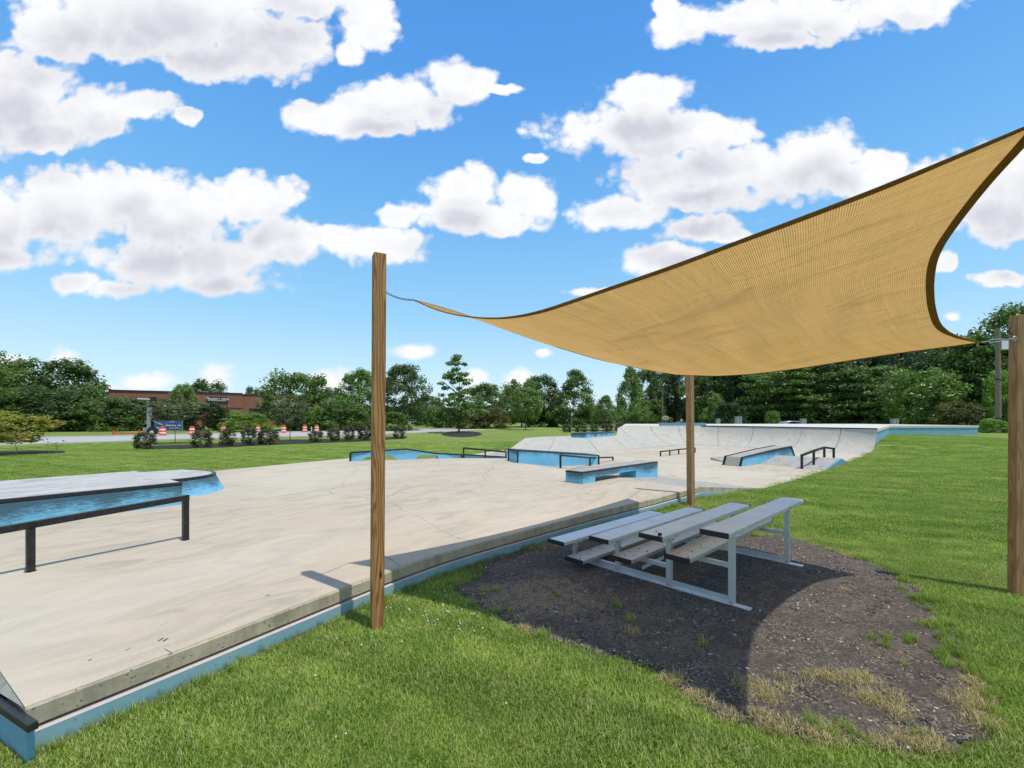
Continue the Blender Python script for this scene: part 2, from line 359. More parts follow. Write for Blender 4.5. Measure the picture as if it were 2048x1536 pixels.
# shade cloth
def cloth(name, col, trans, holes, dark=1.0):
    m, t = mat(name)
    uv = t.new('ShaderNodeUVMap', uv_map='UVMap').outputs[0]
    su = t.new('ShaderNodeSeparateXYZ', {0: uv})
    rib = t.m('SINE', t.m('MULTIPLY', su.outputs[0], 1900.0)); rib2 = t.m('SINE', t.m('MULTIPLY', su.outputs[1], 900.0))
    n = t.noise(t.scale(uv, (90, 5, 1)), 1.0, 5, .65); crease = t.noise(t.scale(uv, (3.0, 11, 1)), 1.0, 4, .55, 1.2)
    fold = t.noise(t.scale(uv, (26, 2.5, 1)), 1.0, 4, .55, .7)
    c = t.mix(t.m('MULTIPLY', t.m('ADD', t.m('MULTIPLY', rib, .5), .5), .26), col, tuple(x * .55 for x in col))
    c = t.mix(t.m('MULTIPLY', t.sm(n, .35, .7), .18), c, tuple(x * .62 for x in col))
    c = t.mix(t.m('MULTIPLY', t.sm(crease, .56, .68), .38), c, tuple(x * .5 for x in col))  # crease shading painted into the cloth colour as darker bands
    c = t.mix(t.m('MULTIPLY', t.sm(fold, .5, .8), .18), c, tuple(min(1, x * 1.15) for x in col))  # lighter fold bands, fold shading painted in the same way
    t.put(t.b.inputs['Base Color'], c); rough(t, .75); t.put(t.b.inputs['Specular IOR Level'], .15)
    bn_ = t.new('ShaderNodeBump', {'Height': t.m('ADD', t.m('MULTIPLY', rib, .12), t.m('ADD', t.m('MULTIPLY', crease, 3.0), t.m('MULTIPLY', fold, 2.0))), 'Strength': .8, 'Distance': .03}).outputs[0]; t.put(t.b.inputs['Normal'], bn_)
    tr = t.new('ShaderNodeBsdfTranslucent', {0: c, 'Normal': bn_})
    mx = t.new('ShaderNodeMixShader', {0: trans}); t.l.new(t.b.outputs[0], mx.inputs[1]); t.l.new(tr.outputs[0], mx.inputs[2])
    tp = t.new('ShaderNodeBsdfTransparent')
    m2 = t.new('ShaderNodeMixShader', {0: holes}); t.l.new(mx.outputs[0], m2.inputs[1]); t.l.new(tp.outputs[0], m2.inputs[2])
    t.l.new(m2.outputs[0], t.out.inputs[0]); return m
M['cloth'] = cloth('shade_cloth', (.86, .50, .155), .54, .012)
M['hem'] = cloth('shade_hem', (.55, .26, .075), .22, .0)

# ------------------------------------------------------------------ mesh helpers
def tag(o, label=None, cat=None, group=None, kind=None):
    if label: o['label'] = label
    if cat: o['category'] = cat
    if group: o['group'] = group
    if kind: o['kind'] = kind
    return o
def thing(name, label, cat, loc=(0, 0, 0), group=None):
    o = bpy.data.objects.new(name, None); COL.objects.link(o); o.location = loc; o.empty_display_size = .1
    return tag(o, label, cat, group)
def origin(parent):
    v = Vector((0, 0, 0))
    while parent is not None: v += Vector(parent.location); parent = parent.parent
    return v
class MB:
    def __init__(s): s.v = []; s.f = []
    def add(s, vs, fs):
        o = len(s.v); s.v += [tuple(v) for v in vs]; s.f += [tuple(i + o for i in f) for f in fs]; return s
    def box(s, c, sz, rz=0.0):
        x, y, z = [k / 2 for k in sz]; cr_, sr = math.cos(rz), math.sin(rz); vs = []
        for dz in (-z, z):
            for dx, dy in ((-x, -y), (x, -y), (x, y), (-x, y)):
                vs.append((c[0] + dx * cr_ - dy * sr, c[1] + dx * sr + dy * cr_, c[2] + dz))
        return s.add(vs, [(3, 2, 1, 0), (4, 5, 6, 7), (0, 1, 5, 4), (1, 2, 6, 5), (2, 3, 7, 6), (3, 0, 4, 7)])
    def bar(s, p, q, w, h, up=(0, 0, 1)):
        p, q = Vector(p), Vector(q); d = (q - p).normalized(); up = Vector(up)
        if abs(d.dot(up)) > .98: up = Vector((1, 0, 0))
        r = d.cross(up).normalized(); u = r.cross(d).normalized(); vs = []
        for e in (p, q):
            for a, b in ((-w, -h), (w, -h), (w, h), (-w, h)): vs.append(e + r * a / 2 + u * b / 2)
        return s.add(vs, [(3, 2, 1, 0), (4, 5, 6, 7), (0, 1, 5, 4), (1, 2, 6, 5), (2, 3, 7, 6), (3, 0, 4, 7)])
    def tube(s, p, q, r0, r1=None, n=8):
        p, q = Vector(p), Vector(q); r1 = r0 if r1 is None else r1; d = (q - p).normalized()
        up = Vector((0, 0, 1)) if abs(d.z) < .95 else Vector((1, 0, 0)); a = d.cross(up).normalized(); b = d.cross(a)
        vs = [e + (a * math.cos(2 * math.pi * i / n) + b * math.sin(2 * math.pi * i / n)) * r for e, r in ((p, r0), (q, r1)) for i in range(n)]
        fs = [(i, (i + 1) % n, n + (i + 1) % n, n + i) for i in range(n)] + [tuple(range(n - 1, -1, -1)), tuple(range(n, 2 * n))]
        return s.add(vs, fs)
    def lathe(s, c, prof, n=16, ax='Z'):
        vs = []
        for r, h in prof:
            for i in range(n):
                a = 2 * math.pi * i / n
                vs.append((c[0] + r * math.cos(a), c[1] + r * math.sin(a), c[2] + h) if ax == 'Z' else (c[0] + r * math.cos(a), c[1] + h, c[2] + r * math.sin(a)))
        k = len(prof); fs = [(j * n + i, j * n + (i + 1) % n, (j + 1) * n + (i + 1) % n, (j + 1) * n + i) for j in range(k - 1) for i in range(n)]
        fs += [tuple(range(n - 1, -1, -1)), tuple(range((k - 1) * n, k * n))]
        return s.add(vs, fs)
    def torus(s, c, R0, r, nrm, long=1.0, axis=None, n=12, k=6):
        nrm = Vector(nrm).normalized(); a = Vector(axis).normalized() if axis is not None else nrm.orthogonal().normalized(); b = nrm.cross(a); vs = []
        for i in range(n):
            t_ = 2 * math.pi * i / n; rad = a * math.cos(t_) + b * math.sin(t_); cen = Vector(c) + a * math.cos(t_) * R0 * long + b * math.sin(t_) * R0
            for j in range(k):
                u = 2 * math.pi * j / k; vs.append(cen + rad * r * math.cos(u) + nrm * r * math.sin(u))
        return s.add(vs, [(i * k + j, ((i + 1) % n) * k + j, ((i + 1) % n) * k + (j + 1) % k, i * k + (j + 1) % k) for i in range(n) for j in range(k)])
    def prism(s, top, bot):                              # two matching rings of 3-D points
        n = len(top); return s.add(list(bot) + list(top), [tuple(range(n - 1, -1, -1)), tuple(range(n, 2 * n))] + [(i, (i + 1) % n, n + (i + 1) % n, n + i) for i in range(n)])
    def slab(s, pts, z0, z1):
        n = len(pts)
        if n <= 4: return s.prism([(p[0], p[1], z1) for p in pts], [(p[0], p[1], z0) for p in pts])
        tri = tessellate_polygon([[Vector((p[0], p[1], 0)) for p in pts]])
        fs = [tuple(t) for t in tri] + [tuple(i + n for i in reversed(t)) for t in tri] + [(i, (i + 1) % n, n + (i + 1) % n, n + i) for i in range(n)]
        return s.add([(p[0], p[1], z0) for p in pts] + [(p[0], p[1], z1) for p in pts], fs)
    def loft(s, rows):
        n = len(rows[0]); o = len(s.v)
        for r in rows: s.v += [tuple(p) for p in r]
        for j in range(len(rows) - 1):
            for i in range(n - 1): s.f.append((o + j * n + i, o + j * n + i + 1, o + (j + 1) * n + i + 1, o + (j + 1) * n + i))
        return s
    def build(s, name, m, parent=None, bevel=0.0, smooth=False, kind=None):
        o0 = origin(parent); me = bpy.data.meshes.new(name)
        me.from_pydata([(v[0] - o0.x, v[1] - o0.y, v[2] - o0.z) for v in s.v], [], s.f); me.update()
        b = bmesh.new(); b.from_mesh(me); bmesh.ops.recalc_face_normals(b, faces=b.faces); b.to_mesh(me); b.free()
        if m: me.materials.append(m)
        if smooth: me.shade_smooth()
        o = bpy.data.objects.new(name, me); COL.objects.link(o); o.parent = parent
        if bevel:
            bv = o.modifiers.new('bevel', 'BEVEL'); bv.width = bevel; bv.segments = 2; bv.limit_method = 'ANGLE'; bv.angle_limit = R(35)
        if kind: o['kind'] = kind
        return o
def struct(name, mb, m, **k): return mb.build(name, m, None, kind='structure', **k)
def copy_tree(o, parent=None):
    c = o.copy(); COL.objects.link(c); c.parent = parent
    for ch in list(o.children): copy_tree(ch, c)
    return c
def offset(pts, d):
    out = []
    for i, p in enumerate(pts):
        a = Vector(pts[max(i - 1, 0)][:2]); b = Vector(pts[min(i + 1, len(pts) - 1)][:2]); n = (b - a).normalized()
        out.append((p[0] + n.y * d, p[1] - n.x * d, p[2]))
    return out
def resample(pts, step):
    out = [Vector(pts[0])]
    for a, b in zip(pts[:-1], pts[1:]):
        a, b = Vector(a), Vector(b); n = max(1, int((b - a).length / step))
        out += [a.lerp(b, (i + 1) / n) for i in range(n)]
    return [tuple(v) for v in out]
def smooth_line(pts, step=.25, it=6):
    p = np.array(resample(pts, step))
    for _ in range(it): p[1:-1] = (p[:-2] + 2 * p[1:-1] + p[2:]) / 4
    return [tuple(v) for v in p]
def inside(poly, x, y):
    r = False; n = len(poly); j = n - 1
    for i in range(n):
        xi, yi, xj, yj = poly[i][0], poly[i][1], poly[j][0], poly[j][1]
        if (yi > y) != (yj > y) and x < (xj - xi) * (y - yi) / (yj - yi) + xi: r = not r
        j = i
    return r
def inside_np(poly, X, Y):
    r = np.zeros(X.shape, bool); n = len(poly); j = n - 1
    for i in range(n):
        xi, yi, xj, yj = poly[i][0], poly[i][1], poly[j][0], poly[j][1]
        if yi != yj:
            r ^= ((yi > Y) != (yj > Y)) & (X < (xj - xi) * (Y - yi) / (yj - yi) + xi)
        j = i
    return r

# ------------------------------------------------------------------ levels and outlines
ZN, ZF, ZD, ZM = .24, .06, 1.23, .65                # near pad, far pad, bowl deck, mound
edge = [at(50, 1414, ZN), at(218.7, 1353.7, ZN), at(344.5, 1306, ZN), at(560, 1222.5, ZN), at(686, 1174.4, ZN), at(763.7, 1145.7, ZN), at(899, 1098, ZN),
        at(1025, 1067.8, ZN), at(1060, 1057.7, ZN), at(1130, 1039, ZN), at(1201, 1021, ZN), at(1306, 997, ZN), at(1396, 974, ZN)]
edge = smooth_line(edge, .2, 10)
bank_edge_end = at(1525, 977, ZF)
bank_edge = resample([edge[-1], bank_edge_end], .3)
right_edge = resample([bank_edge_end, at(1600, 957, ZF), at(1648, 941, ZF), at(1700, 925, ZF), at(1738, 909, ZF), (17.0, 20.8, ZF)], .5)
COLS = [((-.36, 20.9, .15), (.8, 24.8, ZM), 0), ((1.9, 21.9, ZF), (2.6, 25.3, ZM), 0), ((4.45, 22.4, ZF), (4.2, 24.8, ZM), 0), ((6.5, 24.2, ZF), (6.5, 27.7, ZM), .1),
        ((8.3, 25.8, ZF), (7.5, 29.9, ZD), .55), ((10.8, 28.0, ZF), (10.7, 31.0, ZD), .9), ((12.3, 27.7, ZF), (13.2, 30.6, ZD), 1), ((13.5, 26.2, ZF), (15.0, 28.2, ZD), 1),
        ((14.4, 24.2, ZF), (16.2, 25.8, ZD), 1), ((15.3, 22.4, ZF), (17.1, 23.9, ZD), 1), ((17.0, 20.8, ZF), (18.1, 21.7, ZD), 1)]
back_left = [(-.36, 20.9, .2), at(1009, 899.5, ZN), at(955, 907, ZN), at(918, 914, ZN), at(790, 917.8, ZN), at(712, 920, ZN), at(698, 916.5, ZN), at(426, 942, ZN)]
bl_dir = Vector(back_left[-1]) - Vector(back_left[-2])
left_out = tuple(Vector(back_left[-1]) + bl_dir * .9)
C0 = edge[0]; J1 = at(0, 1342, ZN); jd = (Vector(J1) - Vector(C0)).normalized(); J_out = tuple(Vector(C0) + jd * 9)
outline = ([tuple(p) for p in edge] + bank_edge[1:] + right_edge[1:] + [(17.6, 21.2, .3), (18.1, 21.7, .5)] + resample([(18.1, 21.7, .5), (28.8, 33.4, .54), (35.6, 33.4, .52)], 1.0)[1:]
           + [(35.6, 45, 0), (11.5, 45, 0), (7.4, 29.9, .1), (3.8, 28, .1), (1.9, 26.6, .1), (.8, 24.8, .1), (-.36, 20.9, .1)] + resample([(-.4, 20.8, .1)] + back_left[1:] + [left_out], 1.0)[1:] + [J_out])
CTRL = [(-40, 30, 0), (-20, 30, 0), (-20, 15, 0), (0, 35, 0), (-10, 50, 0), (20, 60, 0), (0, 0, 0), (3, 3, 0), (5, 4.3, 0), (1.5, 3.5, 0), (-1, 3.5, 0), (.6, 6, 0), (2, 7, 0), (3.5, 8.5, .01), (3.8, 9.2, .02),
        (5, 6, 0), (5, 7.5, .01), (8, 5, .02), (12, 8, .06), (9, 10, .05), (5.2, 10.0, .055), (6.2, 10.2, .055), (7.5, 10.5, .055), (8.6, 12, .055), (9.8, 12.8, .055), (12.3, 14.2, .075), (15.5, 17.6, .085), (17.2, 20.6, .12), (18.0, 20.9, .42), (18.6, 21.6, .52),
        (21, 24, .54), (24, 27.5, .55), (29, 32.6, .55), (36, 32.6, .54), (30, 26, .45), (22, 18, .3), (40, 36, .5), (45, 30, .45), (16, 12, .12), (36, 46, .1), (20, 47, 0), (7, 46, 0),
        (50, 50, .2), (60, 20, .3), (30, 5, .1), (-3, 22, 0), (0, 26, .05), (-6, 18, .0), (-12, 13, 0), (-5, 3, 0), (-2.5, 1.5, 0), (2, 1, 0), (12.5, 13, .1)]
CT = np.array(CTRL)
def gh(x, y):
    x = np.asarray(x, float); y = np.asarray(y, float)
    d2 = (x[..., None] - CT[:, 0]) ** 2 + (y[..., None] - CT[:, 1]) ** 2
    w = 1 / (d2 + .03) ** 1.9
    # heights fade out with distance from the camera side of the park
    return (w * CT[:, 2]).sum(-1) / w.sum(-1)
# ------------------------------------------------------------------ ground sheet with the park cut out
gx = np.unique(np.concatenate([np.arange(-16, 40, 1.0), np.arange(-3, 10, .5), np.arange(-80, -16, 6), np.arange(40, 110, 7), np.array([-2500, -900, -350, -150, 150, 350, 900, 2500])]))
gy = np.unique(np.concatenate([np.arange(-4, 40, 1.0), np.arange(.5, 12, .5), np.arange(40, 130, 7), np.array([-60, -15, 170, 260, 450, 900, 1800, 4000])]))
pts = [(float(x) + .03 * math.sin(x * 7 + y), float(y) + .03 * math.cos(y * 5 + x)) for x in gx for y in gy if not inside(outline, x, y)]
ol2 = [Vector((p[0], p[1])) for p in outline]
n0 = len(ol2)
allp = ol2 + [Vector(p) for p in pts]
vo, eo, fo, *_ = delaunay_2d_cdt(allp, [(i, (i + 1) % n0) for i in range(n0)], [], 0, 1e-4)
V = np.array([(v.x, v.y) for v in vo]); Z = gh(V[:, 0], V[:, 1])
fs = []
for f_ in fo:
    c_ = V[list(f_)].mean(0)
    if not inside(outline, c_[0], c_[1]): fs.append(tuple(f_))
mb = MB(); mb.v = [(float(a), float(b), float(c)) for (a, b), c in zip(V, Z)]; mb.f = fs
lawn = struct('ground', mb, M['lawn'], smooth=True)

# ------------------------------------------------------------------ skate park slabs
L1 = [edge[-1], at(1369, 974, ZN), at(1134, 939, ZN), at(1037, 926, ZN), (-1.0, 18.6, ZN), at(1009, 899.5, ZN)]
L2 = [bank_edge_end, at(1317, 953, ZF), at(1134, 936, ZF), at(1049, 925, ZF), (.2, 19.2, ZF), (-.36, 20.9, .15)]
near = [tuple(p) for p in edge] + [tuple(p) for p in L1[1:]] + back_left[2:] + [left_out, J_out]
pad = struct('skate_pad', MB().slab(near, .135, ZN), M['pad'])
struct('pad_base', MB().slab(offset(edge, -.08) + [tuple(p) for p in L1[2:]] + back_left[2:] + [left_out, J_out], -.4, .133), M['lip'])
# the lip face gets its own thin slab of raw form-cast concrete, then the painted footing stands a little proud
lipo = offset(edge, .012)
mb = MB()
for a, b, c_, d in zip(edge[:-1], edge[1:], lipo[1:], lipo[:-1]):
    mb.prism([(d[0], d[1], ZN - .012), (c_[0], c_[1], ZN - .012), (b[0], b[1], ZN - .012), (a[0], a[1], ZN - .012)], [(d[0], d[1], .132), (c_[0], c_[1], .132), (b[0], b[1], .132), (a[0], a[1], .132)])
rows = [[(p[0], p[1], ZN - .004) for p in edge], [(p[0], p[1], ZN - .014) for p in lipo], [(p[0], p[1], .133) for p in lipo], [(p[0], p[1], .133) for p in offset(edge, -.2)]]
struct('pad_lip', MB().loft(rows), M['lip'])
M['footing_paint'] = blue_paint('footing_paint', base=(.25, .42, .46), low_dirt=.9)
fo1 = offset(edge, .034); fi1 = offset(edge, -.3)
FT = .112
w = thing('footing_wall', 'pale blue painted footing below the grey slab edge, beside the lawn', 'wall', (edge[0][0], edge[0][1], 0))
MB().loft([[(p[0], p[1], FT - .006) for p in fo1], [(p[0], p[1], -.3) for p in fo1]]).build('painted_face', M['footing_paint'], w)
MB().loft([[(p[0], p[1], FT) for p in fi1], [(p[0], p[1], FT) for p in offset(edge, .029)], [(p[0], p[1], FT - .006) for p in fo1]]).build('cap', M['cap'], w)
# bank down to the lower pad
rows = []
for k in range(5):
    a = k / 4; rows.append([tuple(Vector(p).lerp(Vector(q), a)) for p, q in zip(L1, L2)])
struct('bank', MB().loft(rows), M['ramp_grey'])
side = [edge[-1], bank_edge_end]
struct('bank_edge', MB().prism([(edge[-1][0], edge[-1][1], ZN + .001), (bank_edge_end[0], bank_edge_end[1], ZF + .001), (bank_edge_end[0] - .1, bank_edge_end[1] + .15, ZF + .002), (edge[-1][0] - .1, edge[-1][1] + .15, ZN + .002)],
     [(edge[-1][0], edge[-1][1], .06), (bank_edge_end[0], bank_edge_end[1], -.05), (bank_edge_end[0] - .1, bank_edge_end[1] + .15, -.05), (edge[-1][0] - .1, edge[-1][1] + .15, .06)]), M['lip'])
be = bank_edge_end
tri_ = thing('bank_footing', 'short wedge of blue footing beside the lawn where the pad drops, behind the middle post', 'wall', edge[-1])
MB().prism([(edge[-1][0] + .01, edge[-1][1] - .02, .115), (be[0], be[1] - .03, .0), (be[0] - .2, be[1] + .1, .0), (edge[-1][0] - .1, edge[-1][1] + .1, .115)],
     [(edge[-1][0] + .01, edge[-1][1] - .02, -.2), (be[0], be[1] - .03, -.2), (be[0] - .2, be[1] + .1, -.2), (edge[-1][0] - .1, edge[-1][1] + .1, -.2)]).build('painted_face', M['footing_paint'], tri_)
far = [tuple(p) for p in L2] + [c[0] for c in COLS[1:]] + [tuple(p) for p in right_edge[-2::-1]][:-1]
struct('lower_pad', MB().slab(far, -.3, ZF), M['pad'])

# left end: surface tips down to a steel-edged drop
a0 = Vector(at(56, 1421, .225)); a1 = Vector(at(0, 1387, .185)); ad = (a1 - a0).normalized(); aa = a0 + ad * 2.0
drop = thing('steel_edged_drop', 'steel edged drop at the near left end of the pad, blue below', 'ledge', tuple(a0))
J2 = Vector(C0) + jd * 2.0
MB().loft([[tuple(Vector(C0) + Vector((-.002, -.002, -.003))), tuple(J2 + Vector((0, 0, -.003)))], [tuple(a0), tuple(aa)]]).build('slope', M['ramp_grey'], drop)
b0 = a0 - ad * .16 + Vector((0, 0, -.004))
MB().bar(b0 + Vector((.0, -.03, -.022)), aa + Vector((.0, -.022, -.016)), .04, .038).build('steel_edge', M['steel'], drop, bevel=.004)
M['drop_paint'] = blue_paint('drop_paint', base=(.20, .42, .56), low_dirt=.5)
o_ = Vector((-.01, -.030, -.03))
b1 = b0 + ad * .06
MB().prism([tuple(b1 + o_), tuple(aa + o_), tuple(aa + Vector((0, 0, -.03))), tuple(b1 + Vector((0, 0, -.03)))], [(b1.x + o_.x, b1.y + o_.y, -.4), (aa.x + o_.x, aa.y + o_.y, -.4), (aa.x, aa.y, -.4), (b1.x, b1.y, -.4)]).build('painted_face', M['drop_paint'], drop)

# ------------------------------------------------------------------ bowl: transitions, deck, walls
def prof(b, t_, k, u):
    b, t_ = Vector(b), Vector(t_)
    circ = 1 - math.sqrt(max(0, 1 - (u * .985) ** 2)); circ /= (1 - math.sqrt(1 - .985 ** 2))
    lin = u * u * (3 - 2 * u) * .35 + u * .65
    zf = circ * k + lin * (1 - k)
    v = b.lerp(t_, u); v.z = b.z + (t_.z - b.z) * zf; return v
def colpt(s_, u):                                   # s_ in 0..len-1
    i = min(int(s_), len(COLS) - 2); a = s_ - i; p0 = COLS[max(i - 1, 0)]; p1 = COLS[i]; p2 = COLS[i + 1]; p3 = COLS[min(i + 2, len(COLS) - 1)]
    def cat(j):
        A, B, C, D = [Vector(q[j]) for q in (p0, p1, p2, p3)]
        return .5 * ((2 * B) + (C - A) * a + (2 * A - 5 * B + 4 * C - D) * a * a + (3 * B - A - 3 * C + D) * a ** 3)
    sharp = i in (2,)
    b = cat(0); t_ = cat(1) if not sharp else Vector(p1[1]).lerp(Vector(p2[1]), a)
    return prof(b, t_, p1[2] * (1 - a) + p2[2] * a, u)
bowl = thing('quarter_pipe_bowl', 'long curved grey concrete bowl with raised deck at the back of the park', 'skate bowl', (12, 26, 0))
joints = [0, .95, 2, 2.9, 3.9, 4.7, 5.4, 6.4, 7.2, 8.4, 9.3, 10]
for a, b in zip(joints[:-1], joints[1:]):
    n = 9; us = [j / 14 for j in range(15)]
    rows = [[colpt(a + .005 + (b - a - .010) * i / (n - 1), u) + Vector((0, 0, .004)) for u in us] for i in range(n)]
    MB().loft(rows).build('transition_panel', M['bowl'], bowl, smooth=True)
M['joint'] = simple('joint_filler', (.15, .145, .13), None, .9)
rows = [[colpt(10 * i / 120, j / 14) - Vector((0, 0, .012)) for j in range(15)] for i in range(121)]
MB().loft(rows).build('joint_filler', M['joint'], bowl)
top_line = [colpt(4 + 6 * i / 40, 1.0) for i in range(41)]
mound_line = [colpt(3 * i / 12, 1.0) for i in range(13)]
deckpoly = [(p.x, p.y) for p in top_line] + [(28.8, 33.4), (35.6, 33.4), (35.6, 44.8), (11.6, 44.8)]
MB().slab(deckpoly, ZD - .16, ZD).build('deck', M['deck'], bowl, bevel=.01)
MB().slab([(p.x, p.y) for p in mound_line] + [(6.9, 29.6), (3.8, 28), (1.9, 26.6)], .0, ZM).build('mound_top', M['bowl'], bowl)
mb = MB()
cop = [colpt(6.0 + 4 * i / 24, 1.0) + Vector((0, 0, .012)) for i in range(25)]
for a, b in zip(cop[:-1], cop[1:]): mb.tube(a, b, .035, n=6)
mb.build('coping', M['steel'], bowl)
M['wall_paint'] = blue_paint('wall_paint', base=(.19, .42, .53), low_dirt=.4, zlow=.5)
wpts = resample([(18.1, 21.7, 0), (28.8, 33.4, 0), (35.6, 33.4, 0), (35.6, 44.8, 0)], 1.0)
wo_ = offset(wpts, -.05)
MB().loft([[(p[0], p[1], ZD - .165) for p in wo_], [(p[0], p[1], -.3) for p in wo_]]).build('side_wall', M['wall_paint'], bowl)
# profile-cut end of the transition, painted blue
pr_ = [colpt(10, j / 14) for j in range(15)]
MB().loft([[tuple(p + Vector((.02, -.03, 0))) for p in pr_], [(p.x + .02, p.y - .03, -.2) for p in pr_]]).build('end_wall', M['wall_paint'], bowl)
pr_ = [colpt(0, j / 14) for j in range(15)]
MB().loft([[tuple(p + Vector((-.02, 0, .006))) for p in pr_], [(p.x - .02, p.y, -.2) for p in pr_]]).build('end_wall', M['bowl'], bowl)

M['saw_cut'] = simple('saw_cut', (.33, .29, .22), (.25, .22, .17), .95)
def cut(name, a, b, wd=.012, m='saw_cut'):
    a, b = Vector(a), Vector(b); d = (b - a).normalized(); n_ = Vector((-d.y, d.x, 0)) * wd / 2; up_ = Vector((0, 0, .0035))
    struct(name, MB().add([tuple(a - n_ + up_), tuple(b - n_ + up_), tuple(b + n_ + up_), tuple(a + n_ + up_)], [(0, 1, 2, 3)]), M[m])
M['pour_line'] = concrete('pour_line', (.66, .58, .45), (.58, .50, .38), .5)
cut('pour_line', at(560, 991, ZN), at(1012, 926.5, ZN), .05, 'pour_line')
cut('saw_cut', at(760, 1106, ZN), at(800, 1131, ZN), .007)
cut('saw_cut', at(344, 1306, ZN), at(329, 1298, ZN), .006)
M['scuff'] = simple('scuff', (.09, .085, .08), (.2, .18, .15), .9, 0, 60)
for a_, b_, w_ in (((316, 1283), (327, 1276), .012), ((326, 1283), (336, 1277), .014), ((176, 1322), (184, 1319), .008), ((532, 1192), (540, 1190), .010), ((1172, 987), (1182, 989), .02), ((250, 1302), (262, 1296), .004)):
    cut('scuff_mark', at(*a_, ZN), at(*b_, ZN), w_, 'scuff')
# ledges ----------------------------------------------------------------
def ledge_box(name, label, corners, zt, zb, paint_wear=1.0, top='steel', cap_t=.035, grp=None, holes=None):
    """corners: near-left, near-right, far-right, far-left ground points; zt, zb per corner"""
    o = thing(name, label, 'skate ledge', (corners[0][0], corners[0][1], min(zb)), grp)
    pm = blue_paint(name + '_paint', max(zt), paint_wear, dist_top=.30)
    if holes is None:
        MB().prism([(c[0], c[1], z - cap_t) for c, z in zip(corners, zt)], [(c[0], c[1], z) for c, z in zip(corners, zb)]).build('body', pm, o, bevel=.008)
    # steel cap
    cc = Vector((sum(c[0] for c in corners) / 4, sum(c[1] for c in corners) / 4, 0)); g_ = 1.006
    ex = [(cc.x + (c[0] - cc.x) * g_, cc.y + (c[1] - cc.y) * g_) for c in corners]
    MB().prism([(c[0], c[1], z) for c, z in zip(ex, zt)], [(c[0], c[1], z - cap_t) for c, z in zip(ex, zt)]).build('steel_edge', M['steel'], o, bevel=.004)
    return o, pm
def inset(c, f_):
    cc = [sum(p[i] for p in c) / len(c) for i in range(2)]
    return [(cc[0] + (p[0] - cc[0]) * f_, cc[1] + (p[1] - cc[1]) * f_) for p in c]
# P: box ledge running off the upper pad over the bank, with an opening
pn = Vector(at(1136, 962, ZN)); pr2 = Vector(at(1166, 968.3, ZN)); pe = Vector(at(1315.5, 954.8, ZF)); wv = pn - pr2; ax = (pe - pr2); ax.z = 0
wv.z = 0; wv = wv.normalized() * .50
wv = (wv - ax.normalized() * wv.dot(ax.normalized())).normalized() * .50
o, pm = ledge_box('box_ledge', 'blue box ledge with black steel top and an open slot beneath, nearest the camera', [pr2 + wv, pr2, pr2 + ax, pr2 + wv + ax], [.515] * 4, [0] * 4, holes=True)
T_ = .48
def pq(s_, w_, z): v = pr2 + ax * s_ + wv * w_; return (v.x, v.y, z)
a_, b_ = .13, .66; zo = .36
def face(w_):
    return [pq(0, w_, ZN - .02), pq(a_, w_, ZN - .02), pq(a_ + .01, w_, zo - .015), pq(a_ + .03, w_, zo), pq(b_ - .02, w_, zo), pq(b_, w_, zo - .02), pq(b_, w_, ZF - .02), pq(1, w_, ZF - .02), pq(1, w_, T_), pq(0, w_, T_)]
mb = MB(); A = face(0); B = face(1); n = len(A); mb.add(A + B, [tuple(range(n)), tuple(range(2 * n - 1, n - 1, -1))] + [(i, (i + 1) % n, n + (i + 1) % n, n + i) for i in range(n)])
mb.build('body', pm, o)
MB().prism([pq(.01, .12, .519), pq(.99, .12, .519), pq(.99, .88, .519), pq(.01, .88, .519)], [pq(.01, .12, .512), pq(.99, .12, .512), pq(.99, .88, .512), pq(.01, .88, .512)]).build('top_plate', M['ramp_grey'], o)
# Q: long ledge further back
q0 = Vector(at(1017, 923, ZN)); q1 = Vector(at(1036, 925.6, ZN)); q2 = Vector(at(1198, 929, ZF)); 
ax = q2 - q1; ax.z = 0; per = Vector((-ax.y, ax.x, 0)).normalized()
if per.y < 0: per = -per
zq0 = H - (900 - YH) * q1.y / F; zq1 = H - (910 - YH) * q2.y / F
qc = [q1, q2, q2 + per * .9, q1 + per * .9]
o, pm = ledge_box('long_ledge', 'long blue ledge edged in black steel standing behind the sloped box ledge', qc, [zq0, zq1, zq1, zq0], [ZF - .1] * 4)
for (a, b) in ((q1, zq0), (q2, zq1), (q1 + per * .9 , zq0)):
    MB().bar((a.x - .01, a.y - .012, 0), (a.x - .01, a.y - .012, b - .03), .05, .05).build('corner_post', M['steel'], o)
# rail in front of it
def rail(name, label, pts, tops, pw=.06, zg=ZN, extra=None, posts=None, grp=None):
    o = thing(name, label, 'grind rail', (pts[0][0], pts[0][1], zg), grp)
    tp = [Vector((p[0], p[1], z)) for p, z in zip(pts, tops)]
    mb = MB()
    for a, b in zip(tp[:-1], tp[1:]):
        d = (b - a).normalized(); mb.bar(a - d * pw / 2 + Vector((0, 0, -pw / 2)), b + d * pw / 2 + Vector((0, 0, -pw / 2)), pw, pw)
    mb.build('top_bar', M['steel'], o, bevel=.004)
    for p, z in zip(pts, tops) if posts is None else posts:
        MB().box((p[0], p[1], (zg - .01 + z - pw) / 2), (pw * .92, pw * .92, z - pw - zg + .01), math.atan2(tp[-1].y - tp[0].y, tp[-1].x - tp[0].x)).build('post', M['steel'], o, bevel=.003)
        MB().box((p[0], p[1], zg + .004), (pw * 1.0, pw * 1.0, .006)).build('foot_plate', M['steel'], o)
    return o
r0 = at(1121, 933.5, ZN); r1 = at(1180, 930.5, ZF + .02)
zr0 = H - (908.5 - YH) * r0[1] / F; zr1 = H - (914 - YH) * r1[1] / F
ed = (Vector(r1) - Vector(r0)); rr = Vector(r0) + ed * 2.0
